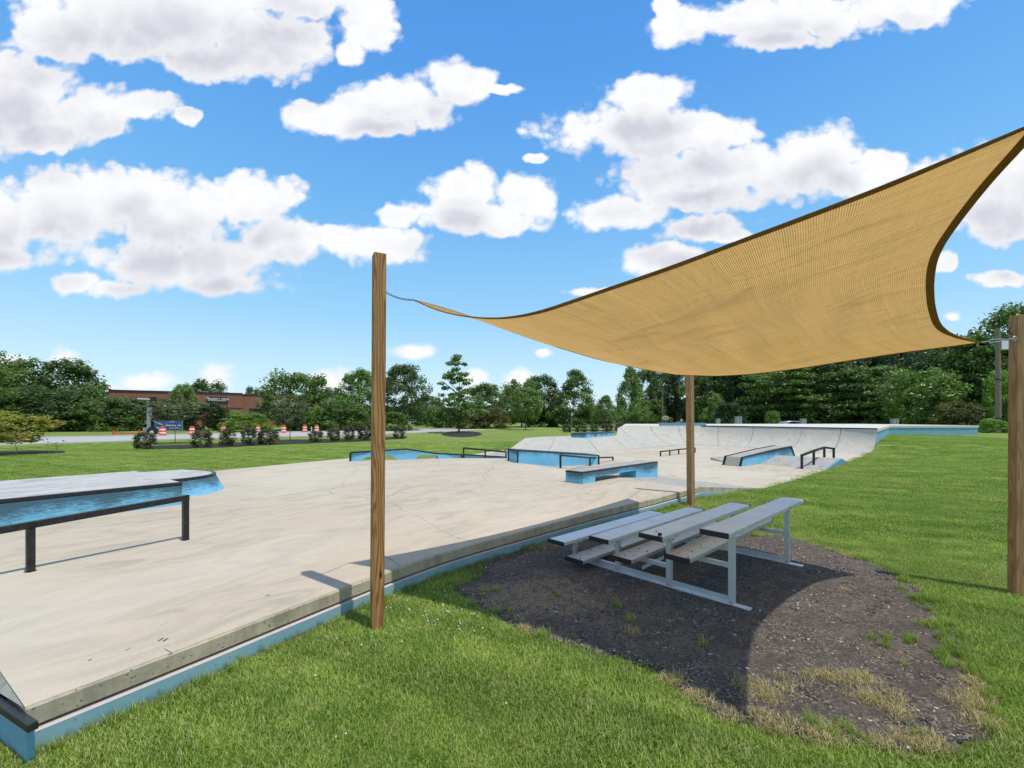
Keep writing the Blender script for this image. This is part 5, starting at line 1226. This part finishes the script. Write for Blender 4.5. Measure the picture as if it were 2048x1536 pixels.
# deep woods, back rows
wl = ['left', 'centre', 'right']; rr2 = random.Random(77)
places = ['behind the pale utility cabinets', 'above the small yellowish shrub', 'behind the tree with the bright bough', 'left of the broad layered tree', 'behind the broad layered tree', 'between the two layered trees', 'behind the layered green tree', 'above the white van', 'left of the feathery light tree', 'behind the feathery light tree', 'left of the dark high tree top', 'behind the dense tree by the utility pole']
for i, px in enumerate([1470, 1515, 1560, 1605, 1650, 1695, 1740, 1780, 1815, 1850, 1890, 1945]):
    plant('woodland_tree', 'dark shaded woodland tree ' + places[i], T, px + rr2.uniform(-6, 6), 700 - (i % 3) * 9 + (15 if i > 8 else 0), 95, 84 + (i % 3) * 7, 'tall' if i % 2 else 'round2', 'leaf_deep', .02, grp='dark trees at the back of the woods')
under = ['right of the left utility cabinet', 'between the two left utility cabinets', 'behind the low silver car', 'right of the low silver car', 'below the broad layered tree', 'right of the right hand cabinet', 'below the layered green tree', 'left of the white van', 'right of the white van', 'below the feathery light tree', 'left of the olive shrub']
for i, px in enumerate([1455, 1505, 1590, 1625, 1660, 1700, 1735, 1765, 1815, 1850, 1885]):
    plant('hedge_shrub', 'dark understory shrub ' + under[i], SH, px, 806 + (i * 7) % 14, 66, 70 + (i % 2) * 4, 'bush2' if i % 2 else 'bush', 'leaf_dark' if i % 3 else 'leaf_deep', .0, grp='understory shrubs below the woods')
# near saplings
plant('young_tree', 'tall sparse young tree standing in a dark mulch ring on the lawn', T, 918, 716, 88, 54, 'sparse', 'leaf_mid', .16, 'bark', tr=.8, limbs=16)
plant('sapling', 'slim sapling with pale blossoms in front of the blue banner', T, 350, 800, 96, 30.5, 'vase', 'leaf_blossom', .54, 'bark_pale', tr=.55, limbs=9)
plant('sapling', 'slim sapling with grey green leaves before the round tree', T, 581, 800, 66, 35, 'vase', 'leaf_blossom', .38, 'bark_pale', tr=.6, limbs=8)
plant('young_tree', 'thin trunked young tree in a tiny mulch ring, right of centre', T, 1051, 778, 56, 68, 'oval', 'leaf_light', .3, 'bark_pale', tr=.7, limbs=7)
plant('yellow_bush', 'yellow leaved multi stemmed bush in the mulch at the far left', SH, 32, 824, 118, 21.2, 'vase', 'leaf_yellow', .28, 'bark_pale', tr=.5, limbs=12)
plant('bare_shrub', 'small bare twiggy shrub right of the yellow bush', SH, 114, 880, 30, 22, 'twig', 'leaf_olive', .35, 'bark_pale', tr=.5, limbs=14)
roses = [(288, 864, 52, 25.2, 'at the left end of the mulch strip'), (403, 861, 52, 26.6, 'right of the blossoming sapling'), (457, 855, 40, 27.6, 'in front of the third barrel from the left'), (498, 855, 38, 28.6, 'left of the reddest bush'), (534, 858, 56, 29.6, 'with the reddest flowers, left of the grey green sapling'),
         (632, 862, 38, 32.2, 'right of the grey green sapling'), (668, 856, 34, 33.6, 'in the middle of the three by the post'), (698, 851, 30, 34.6, 'left of the one touching the post'), (732, 844, 44, 35.4, 'half hidden by the near wooden post'), (798, 852, 32, 37.5, 'at the right end of the strip, clear of the post')]
for px, top, w_, Y, wh in roses:
    plant('rose_bush', 'low reddish green flowering bush ' + wh, SH, px, top, w_, Y, 'small', 'leaf_rose', .05, 'bark', grp='flowering bushes along the mulch strip', tr=.4, limbs=6)
for px, top, w_, Y, wh in [(1135, 848, 20, 56, 'leftmost of the row near the mound'), (1163, 850, 26, 57, 'second of the row near the mound'), (1190, 849, 16, 58, 'between wide and reddish bushes near the mound'), (1214, 847, 24, 59, 'below the lone pointed young tree'), (1238, 846, 20, 60, 'touching the bowl rim'), (1262, 847, 26, 62, 'behind the bowl rim by the light maple')]:
    plant('low_bush', 'small dark green bush ' + wh, SH, px, top, w_, Y, 'small', 'leaf_dark' if px < 1200 else 'leaf_rose', .0, 'bark', grp='small bushes behind the mound', tr=.4, limbs=3)

# ------------------------------------------------------------------ brick building
BY0, BY1 = 81.0, 92.0
bA_ = Vector(((160 - CX) / F * 79, 79, 0)); 
def on_front(px): # front facade line through two points
    P0 = Vector(((217 - CX) / F * 81, 81, 0)); P1 = Vector(((485 - CX) / F * 92, 92, 0)); d = P1 - P0; k = (px - CX) / F
    t_ = (k * P0.y - P0.x) / (d.x - k * d.y); return P0 + d * t_
bd = thing('brick_building', 'long low red brick office building with flat roof behind the trees at left', 'building', tuple(on_front(350)))
dvec = (on_front(485) - on_front(217)).normalized(); nvec = Vector((-dvec.y, dvec.x, 0))
def wallbox(px0, px1, z0, z1, depth, out=0.0):
    a, b = on_front(px0) - nvec * out, on_front(px1) - nvec * out
    return [tuple(a), tuple(b), tuple(b + nvec * depth), tuple(a + nvec * depth)]
ztall = H + (YH - 782) * 81 / F; zl = H + (YH - 791) * 93.5 / F
pA = wallbox(217, 485, 0, ztall, 14); MB().slab(pA, -.5, ztall).build('wall', M['brick'], bd)
pB = wallbox(485, 640, 0, zl, 14, -.6); 
zw0, zw1 = H + (YH - 838) * 93 / F, H + (YH - 817) * 93 / F
# right wing: wall pieces above, below and between windows
MB().slab(wallbox(485, 498, 0, 0, 12, -.6), -.5, zl).build('wall', M['brick'], bd)
MB().slab(wallbox(498, 640, 0, 0, 12, -.6), zw1, zl).build('wall', M['brick'], bd)
MB().slab(wallbox(498, 640, 0, 0, 12, -.6), -.5, zw0).build('wall', M['brick'], bd)
M['office_glass'] = simple('office_glass', (.10, .11, .085), (.05, .055, .045), .1, 0, .6)
for k, (a, b) in enumerate([(499, 511), (512, 525.5), (526.5, 539), (540, 553)]):
    f_ = MB().slab(wallbox(a - .6, b + .6, 0, 0, .3, -1.0), zw0, zw1).build('window', M['sign_black'], bd)
    MB().slab(wallbox(a + .4, b - .4, 0, 0, .05, -.93), zw0 + .12, zw1 - .12).build('pane', M['office_glass'], f_)
MB().slab(wallbox(553, 640, 0, 0, 6, -1.2), zw0, zw1).build('wall', M['brick'], bd)
MB().slab(wallbox(216.6, 485.4, 0, 0, 14.2, .12), ztall, ztall + .28).build('parapet_cap', M['roof_dark'], bd)
MB().slab(wallbox(485.5, 640, 0, 0, 12.2, -.5), zl, zl + .25).build('parapet_cap', M['roof_dark'], bd)
MB().slab(wallbox(180, 216.5, 0, 0, 12, -1), -.5, ztall - .35).build('wall', M['brick'], bd)
MB().slab(wallbox(180, 216.5, 0, 0, 12.2, -.9), ztall - .35, ztall - .12).build('parapet_cap', M['roof_dark'], bd)
MB().slab(wallbox(217, 485, 0, 0, .08, .05), ztall - 3.0, ztall - 2.85).build('band', M['roof_dark'], bd)
s0, s1_ = on_front(414), on_front(455.5); sd = thing('wall_sign', 'black sign reading BAY AREA mounted high on the brick wall', 'sign', tuple(s0))
zs0, zs1 = H + (YH - 805.5) * 89.5 / F, H + (YH - 794) * 89.5 / F
s_a, s_b = s0 - nvec * .2, s1_ - nvec * .2
MB().slab([tuple(s_a), tuple(s_b), tuple(s_b + nvec * .15), tuple(s_a + nvec * .15)], zs0, zs1).build('board', M['sign_black'], sd)
def text(body, loc, size, m, parent, ang, name='lettering', sx=1.0, bold=.0):
    cu = bpy.data.curves.new(name, 'FONT'); cu.body = body; cu.size = size; cu.extrude = .004; cu.offset = bold; tmp = bpy.data.objects.new(name, cu); COL.objects.link(tmp)
    bpy.context.view_layer.update(); dg = bpy.context.evaluated_depsgraph_get(); me = bpy.data.meshes.new_from_object(tmp.evaluated_get(dg)); bpy.data.objects.remove(tmp)
    o = bpy.data.objects.new(name, me); COL.objects.link(o); me.materials.clear(); me.materials.append(m); o.parent = parent; o.location = Vector(loc) - origin(parent); o.rotation_euler = (R(90), 0, ang); o.scale = (sx, 1, 1); return o
sang = math.atan2(dvec.y, dvec.x); fr_ = -nvec * .23
hS = zs1 - zs0; LS = (s_b - s_a).length
text('BAY AREA', s_a + dvec * LS * .34 + fr_ * .3 + Vector((0, 0, zs0 + hS * .52)), hS * .46, M['white_paint'], sd, sang, sx=1.05, bold=.012)
MB().bar(s_a + dvec * LS * .35 + fr_ * .3 + Vector((0, 0, zs0 + hS * .36)), s_a + dvec * LS * .93 + fr_ * .3 + Vector((0, 0, zs0 + hS * .36)), .02, hS * .09).build('small_print', M['white_paint'], sd)
MB().bar(s_a + dvec * LS * .31 + fr_ * .3 + Vector((0, 0, zs0 + hS * .2)), s_a + dvec * LS * .31 + fr_ * .3 + Vector((0, 0, zs0 + hS * .9)), .02, .05).build('divider', M['white_paint'], sd)
mb = MB(); c = s_a + dvec * LS * .17 + fr_ * .3 + Vector((0, 0, zs0 + hS * .55)); pv = None
for i in range(14):
    a = i / 13 * 6.283; q = c + dvec * math.cos(a) * .42 + Vector((0, 0, math.sin(2 * a) * .25))
    if pv is not None: mb.tube(pv, q, .07, n=5)
    pv = q
mb.tube(c - dvec * .75 + Vector((0, 0, .3)), c - dvec * .25 + Vector((0, 0, .35)), .06, n=5); mb.build('emblem', M['white_paint'], sd)

# ------------------------------------------------------------------ banner, trailer, barrels
bn0, bn1 = Vector(atY(308, 860.5, 55)), Vector(atY(364, 860.5, 56)); bt_ = Vector(atY(308, 841.5, 55)).z
zb0 = bn0.z
bnn = thing('banner', 'blue vinyl banner with white print stretched on stakes beyond the road', 'banner', (bn0.x, bn0.y, 0))
mb = MB(); n_ = 24; rws = [[], []]
for i in range(n_ + 1):
    p = bn0.lerp(bn1, i / n_); wv_ = .05 * math.sin(i * 1.1)
    rws[0].append((p.x, p.y + wv_, zb0 + .02 * math.sin(i * .8))); rws[1].append((p.x, p.y + wv_ * .4, bt_ + .02 * math.sin(i * .5)))
mb.loft(rws).build('sheet', M['banner'], bnn, smooth=True)
for q in (bn0, bn1): MB().tube((q.x, q.y + .08, 0), (q.x, q.y + .08, bt_ + .1), .03, n=6).build('stake', M['grey_paint'], bnn)
L_ = (bn1 - bn0); W_ = L_.length
def bstroke(x0, y0, x1, y1, h): 
    a = bn0 + L_ * x0; b = bn0 + L_ * x1; hh = bt_ - zb0
    MB().bar((a.x, a.y - .09, zb0 + hh * y0), (b.x, b.y - .09, zb0 + hh * y1), .006, h).build('white_print', M['white_paint'], bnn)
bstroke(.02, .93, .34, .55, .05); bstroke(.18, .72, .26, .66, .12)
for k in range(13):
    x = .44 + k * .041
    if k in (5, 9): continue
    bstroke(x, .5, x + .03, .5 + (.03 if k % 2 else -.02), .13 + .05 * (k % 3 == 0))
for k in range(5): bstroke(.56 + k * .07, .22, .60 + k * .07, .2 + .06 * (k % 2), .08)
bstroke(.02, .3, .16, .3, .07); bstroke(.55, .9, .75, .86, .06); bstroke(.62, .62, .95, .12, .02)

tl_ = at(297, 872)
tx, ty = (300 - CX) / F * 45, 45.0
tr_ = thing('light_trailer', 'orange trailer with a tall grey mast and flat panel parked beyond the road', 'trailer', (tx, ty, 0))
def TP(px, py, dy=0): return Vector(atY(px, py, ty + dy))
MB().bar(TP(284, 866.5), TP(318, 866.5), .12, .14).build('frame', M['orange'], tr_)
MB().bar(TP(284, 866.5, .9), TP(318, 866.5, .9), .12, .14).build('frame', M['orange'], tr_)
MB().bar(TP(225, 866), TP(286, 866.5, .4), .12, .12).build('tow_bar', M['orange'], tr_)
MB().bar(TP(227, 861), TP(227, 869), .14, .14).build('hitch', M['orange'], tr_)
MB().bar(TP(243, 862), TP(243, 873), .09, .09).build('jack', M['galv'], tr_)
MB().bar(TP(278, 859), TP(278, 867), .12, .12).build('stabiliser', M['orange'], tr_)
MB().box(TP(303, 860, .45), (1.25, .7, .5)).build('battery_box', M['grey_paint'], tr_, bevel=.02)
MB().box(TP(305, 857.5, -.05), (.45, .1, .28)).build('red_box', M['brick'], tr_)
for dy in (-.15, 1.1):
    cx_ = TP(305, 865.4, dy); wh = MB().lathe(cx_, [(.20, -.11), (.38, -.11), (.42, -.06), (.42, .06), (.38, .11), (.20, .11)], 20, 'Y').build('wheel', M['tyre'], tr_, smooth=False)
    MB().lathe(cx_, [(.05, -.13), (.22, -.12), (.235, -.08), (.235, .08), (.22, .12)], 16, 'Y').build('rim', M['white_paint'], wh)
fd2 = MB(); prev = None
for i in range(9):
    a = R(10 + i * 20); q = TP(305, 865.4, -.15) + Vector((math.cos(a) * .52, 0, math.sin(a) * .50))
    if prev is not None: fd2.bar(prev, q, .3, .03, up=(0, 1, 0))
    prev = q
fd2.build('mudguard', M['sign_black'], tr_)
MB().bar(TP(297.5, 856, .4), TP(297.5, 800, .4), .22, .22).build('mast', M['grey_paint'], tr_)
MB().bar(TP(302.5, 838, .4), TP(302.5, 800, .4), .10, .10).build('mast_brace', M['galv'], tr_)
for yy in (800, 812, 824, 836): MB().bar(TP(297, yy, .35), TP(303, yy, .35), .06, .06).build('rung', M['galv'], tr_)
MB().bar(TP(283, 797.5, .2), TP(300.5, 798.5, .2), 1.0, .12).build('panel', M['white_paint'], tr_)
MB().box(TP(306, 799, .4), (.55, .4, .5)).build('camera_box', M['sign_black'], tr_)
MB().bar(TP(290, 847.5, .3), TP(301, 847.5, .3), .05, .05).build('crank', M['galv'], tr_)

def barrel(label, px, base, Y=None, z0=0.0):
    Y = F * (H - z0) / (base - YH) if Y is None else Y; x = (px - CX) / F * Y; o = thing('traffic_barrel', label, 'traffic barrel', (x, Y, z0), 'orange and white barrels along the road'); k = .92
    MB().lathe((x, Y, z0), [(.36, 0), (.36, .06), (.30, .09)], 18).build('rubber_base', M['orange'], o)
    prof_ = [(.29, .07), (.29, .22)]; zs = [(.07, .25, .285, 'orange'), (.25, .40, .275, 'barrel_white'), (.40, .58, .262, 'orange'), (.58, .73, .25, 'barrel_white'), (.73, .92, .235, 'orange')]
    for a, b, r, mm in zs:
        MB().lathe((x, Y, z0), [(r + .006, a), (r + .006, a + .02), (r, a + .025), (r - .004, b - .02), (r - .008, b)], 18).build('band', M[mm], o, smooth=False)
    MB().bar((x - .12, Y, z0 + .96), (x + .12, Y, z0 + .96), .05, .09).build('handle', M['orange'], o)
    return o
B0 = barrel('orange and white barrel in front of the blue banner', 325.5, 872)
for px, base, lb in ((384, 870.5, 'orange and white barrel right of the blue banner'), (447, 866, 'orange and white barrel behind the bush left of the bright round shrub'), (516, 866, 'orange and white barrel at the right of the bright round shrub'), (567.5, 866.5, 'orange and white barrel just left of the grey green sapling'), (609.5, 865, 'orange and white barrel left of the last one'), (633.5, 865, 'orange and white barrel nearest the wooden post')):
    c = copy_tree(B0); Y = F * H / (base - YH); c.location = ((px - CX) / F * Y, Y, 0); tag(c, lb); c.scale = (1, 1, 1)
Y = F * H / (865 - YH); sp = ((623 - CX) / F * Y, Y, 0); o = thing('marker_post', 'thin white marker post between the two right barrels', 'post', sp)
MB().tube(sp, (sp[0], sp[1], .75), .06, n=8).build('tube', M['white_paint'], o); MB().lathe((sp[0], sp[1], 0), [(.15, 0), (.15, .05), (.07, .08)], 10).build('base', M['sign_black'], o)

# ------------------------------------------------------------------ vehicles (far)
def car(name, label, px, Y, z0, Lc, Hc, ang, body, style='suv'):
    x = (px - CX) / F * Y; o = thing(name, label, 'car' if style != 'pickup' else 'pickup', (x, Y, z0)); Wc = 1.85
    pr = {'suv': [(-.5, .22), (-.5, .50), (-.48, .58), (-.44, .95), (-.36, 1.0), (.10, 1.0), (.22, .64), (.44, .56), (.5, .42), (.5, .22)],
          'sedan': [(-.5, .25), (-.5, .55), (-.47, .66), (-.34, .70), (-.20, .97), (-.02, 1.0), (.12, .95), (.25, .68), (.45, .58), (.5, .45), (.5, .25)],
          'pickup': [(-.5, .25), (-.5, .62), (-.10, .62), (-.08, .97), (-.02, 1.0), (.12, .98), (.21, .66), (.45, .60), (.5, .48), (.5, .25)],
          'van': [(-.5, .15), (-.5, .95), (-.46, 1.0), (.2, 1.0), (.36, .62), (.48, .52), (.5, .15)]}[style]
    ca, sa = math.cos(ang), math.sin(ang)
    def w3(l, w_, h): return (x + l * ca - w_ * sa, Y + l * sa + w_ * ca, z0 + h)
    A = [w3(a * Lc, -Wc / 2 + (.12 if b > .7 else 0), b * Hc) for a, b in pr]; B = [w3(a * Lc, Wc / 2 - (.12 if b > .7 else 0), b * Hc) for a, b in pr]; n_ = len(pr)
    MB().add(A + B, [tuple(range(n_)), tuple(range(2 * n_ - 1, n_ - 1, -1))] + [(i, (i + 1) % n_, n_ + (i + 1) % n_, n_ + i) for i in range(n_)]).build('body', body, o, bevel=.04)
    cab = [q for q in pr if q[1] > .62]; ac = sum(q[0] for q in cab) / len(cab)
    win = [(ac + (a - ac) * .86, .66 + (b - .66) * .80) for a, b in cab if b > .64]
    lo0, lo1 = min(q[0] for q in win) - .03, max(q[0] for q in win) + .04
    win = [(lo0, .66)] + win + [(lo1, .66)]
    for sgn in (-1, 1):
        P1 = [w3(a * Lc, sgn * (Wc / 2 - .045), b * Hc) for a, b in win]; P2 = [w3(a * Lc, sgn * (Wc / 2 - .2), b * Hc) for a, b in win]; m_ = len(win)
        MB().add(P1 + P2, [tuple(range(m_)), tuple(range(2 * m_ - 1, m_ - 1, -1))] + [(i, (i + 1) % m_, m_ + (i + 1) % m_, m_ + i) for i in range(m_)]).build('side_window', M['glass'], o)
    for l in (-.31, .31):
        for s in (-1, 1):
            c_w = w3(l * Lc, s * (Wc / 2 - .08), .33); d = Vector((-sa, ca, 0)) * .12; wh = MB().tube(Vector(c_w) - d, Vector(c_w) + d, .34, n=16).build('wheel', M['tyre'], o)
            MB().tube(Vector(c_w) - d * 1.08, Vector(c_w) + d * 1.08, .2, n=12).build('rim', M['galv'], wh)
    for s in (-.62, .62): MB().box(w3(Lc * .5, s, Hc * .42), (.08, .35, .14), ang).build('headlight', M['barrel_white'], o)
    return o
car('parked_car', 'silver suv parked on the left behind the young tree', 872, 108, .05, 4.6, 1.65, R(185), M['silver_body'], 'suv')
car('parked_car', 'dark saloon car parked behind the silver suv', 843, 106, .05, 4.8, 1.45, R(178), M['black_body'], 'sedan')
car('parked_car', 'white car half hidden by shrubs at the left of the dark saloon', 823, 112, .05, 4.6, 1.5, R(170), M['white_body'], 'sedan')
car('pickup_truck', 'dark pickup truck parked beyond the bowl rim', 1286, 110, .05, 4.9, 1.85, R(150), M['black_body'], 'pickup')
car('parked_car', 'white suv half hidden by the middle wooden post', 1370, 100, .05, 4.6, 1.65, R(200), M['white_body'], 'suv')
car('parked_car', 'silver car with only its roof showing above the bowl deck', 1577, 58, .0, 4.5, 1.48, R(176), M['silver_body'], 'sedan')
car('parked_van', 'white van behind the right end of the deck under the trees', 1786, 82, .05, 4.2, 1.75, R(93), M['white_body'], 'van')
# cabinets, signs, poles
def cabinet(label, px, y0, w_, Y):
    x = (px - CX) / F * Y; zt_ = H + (YH - y0) * Y / F; ww = w_ * Y / F; o = thing('utility_cabinet', label, 'utility cabinet', (x, Y, 0), 'pale utility cabinets beyond the deck')
    MB().box((x, Y, zt_ / 2), (ww, ww * .8, zt_)).build('housing', M['grey_paint'], o, bevel=.02); MB().box((x, Y - ww * .41, zt_ * .55), (ww * .03, .02, zt_ * .8)).build('door_seam', M['sign_black'], o)
    MB().box((x, Y, zt_ + .02), (ww * 1.06, ww * .86, .05)).build('lid', M['grey_paint'], o)
cabinet('grey green utility cabinet right of the light conical tree', 1436, 838, 7, 56)
cabinet('widest and tallest grey utility cabinet on the deck line', 1476.5, 833.5, 11, 56)
cabinet('small pale utility cabinet above the silver car roof', 1606, 838, 9, 56)
cabinet('grey utility cabinet beside the white van', 1789, 838, 11, 54)
o = thing('monument_sign', 'dark sign board between two brick pillars beyond the road', 'sign', (0, 0, 0)); Y = 96; o.location = ((1106 - CX) / F * Y, Y, 0)
for px in (1097.5, 1114): MB().box(((px - CX) / F * Y, Y, .65), (.42, .42, 1.5)).build('pillar', M['brick'], o)
MB().box(((1106 - CX) / F * Y, Y, .62), (1.5, .15, 1.1)).build('board', M['sign_black'], o)
MB().box(((1106 - CX) / F * Y, Y - .1, .95), (1.1, .02, .12)).build('white_print', M['white_paint'], o)
def round_sign(label, px, y0, y1, w_, Y, m, kind='disc'):
    x = (px - CX) / F * Y; zc = H + (YH - (y0 + y1) / 2) * Y / F; r = (y1 - y0) / 2 * Y / F; rx = w_ / 2 * Y / F; o = thing('street_sign', label, 'sign', (x, Y, 0))
    A = [(x + rx * math.cos(a), Y - .05, zc + r * math.sin(a)) for a in np.linspace(0, 2 * math.pi, 21)[:-1]]; B = [(p[0], Y + .02, p[2]) for p in A]
    MB().prism(A, B).build('plate', m, o); MB().tube((x, Y + .06, 0), (x, Y + .06, zc), .05, n=6).build('pole', M['galv'], o); return o
o = round_sign('cream oval sign on a short pole by the parking entrance', 1331, 831.5, 840, 14, 84, M['cream'])
Y = 84; x = (1331 - CX) / F * Y; MB().box((x, Y - .07, H + (YH - 835.5) * Y / F), (.85, .02, .12)).build('print', M['brick'], o)
round_sign('green grey street sign with pointed plate left of the light maple', 1253, 829, 836, 5, 84, M['galv'])
round_sign('small white sign left of the dark pickup', 1261, 831, 836, 3.5, 84, M['white_paint'])
round_sign('grey sign seen from behind beside the pyramid shaped maple', 1144, 825, 832, 5, 80, M['galv'])
o = thing('orange_barrier', 'low orange and brown flower planter below the cream oval sign', 'planter', ((1338 - CX) / F * 83, 83, 0))
x = (1338 - CX) / F * 83; MB().box((x, 83, .35), (1.9, .5, .5)).build('box', M['orange'], o, bevel=.03)
for k in range(4): MB().box((x - .7 + k * .47, 82.72, .35), (.06, .03, .5)).build('slat', M['brick'], o)
def pole(label, px, y0, Y, w_, box=False):
    x = (px - CX) / F * Y; z0 = float(gh(np.array(x), np.array(float(Y)))); zt_ = H + (YH - y0) * Y / F; r = w_ / 2 * Y / F; o = thing('utility_pole', label, 'utility pole', (x, Y, z0)); MB().tube((x, Y, z0 - .2), (x - .02, Y, zt_), r * 1.15, r * .85, 12).build('shaft', M['pole'], o, smooth=False)
    if box:
        b = Vector(atY(2006, 691, Y)); MB().box(b, (.85, .6, .9)).build('transformer', M['white_paint'], o, bevel=.03); MB().bar((x, Y, b.z), (b.x, Y, b.z), .08, .08).build('bracket', M['galv'], o)
        for yy in (760, 838): q = H + (YH - yy) * Y / F; MB().tube((x, Y, q), (x, Y, q + .12), r * 1.25, n=10).build('strap', M['sign_black'], o)
    return o
pole('weathered wooden utility pole with a white box at the top, beside the right post', 1996.5, 657, 46, 8.5, True)
pole('slim grey utility pole rising behind the cream oval sign', 1325, 780, 90, 2.6)
# house glimpses behind
o = thing('pavilion', 'small grey roofed pavilion under the trees behind the utility pole', 'building', ((1980 - CX) / F * 56, 56, .3)); x = (1978 - CX) / F * 56
zb_, zt2 = .3, H + (YH - 820) * 56 / F
MB().prism([(x - .3, 56.8, zt2 + .4), (x + .3, 56.8, zt2 + .4), (x + .3, 57.2, zt2 + .4), (x - .3, 57.2, zt2 + .4)], [(x - 1.1, 56, zt2), (x + 1.1, 56, zt2), (x + 1.1, 58, zt2), (x - 1.1, 58, zt2)]).build('roof', M['roof_grey'], o)
for dx in (-.9, .9): MB().box((x + dx, 56.2, (zb_ + zt2) / 2), (.14, .14, zt2 - zb_)).build('post', M['white_paint'], o)
MB().box((x + .75, 56.6, 1.2), (.45, .06, 1.3)).build('notice_board', M['white_paint'], o)
o = thing('house', 'pale low building glimpsed in the gap right of the lone pointed tree', 'building', ((1232 - CX) / F * 150, 150, 0)); x = (1234 - CX) / F * 150
MB().box((x, 152, 2), (7.5, 4, 4)).build('wall', M['sidewall'], o); MB().prism([(x - 3.5, 152, 5.2), (x + 3.5, 152, 5.2), (x + 3.5, 152.1, 5.2), (x - 3.5, 152.1, 5.2)], [(x - 4, 149.8, 4), (x + 4, 149.8, 4), (x + 4, 154, 4), (x - 4, 154, 4)]).build('roof', M['roof_grey'], o)
for k in (-2, 0, 2): MB().box((x + k, 149.98, 2.2), (.9, .06, 1.1)).build('window', M['glass'], o)
# far horizon woods that close the view
rw = random.Random(3)
hz = thing('far_woods', None, None) if False else None
P_ = []; 
mesh_far = None
Pf = []; sc_f = []
for i in range(420):
    a = R(rw.uniform(-80, 80)); d = rw.uniform(150, 230); Pf.append((d * math.sin(a), d * math.cos(a), -.5)); sc_f.append(rw.uniform(5.0, 8.5))
src = bpy.data.objects.new('far_crown', crown_for('bush', 'leaf_dark', 1))
scatter('far_woods', Pf, [rw.uniform(0, 6) for _ in Pf], sc_f, src, 'low green woods along the horizon')

# ------------------------------------------------------------------ render settings (the caller may override)
S.render.engine = 'CYCLES'; S.cycles.max_bounces = 8; S.cycles.diffuse_bounces = 4; S.cycles.transparent_max_bounces = 8
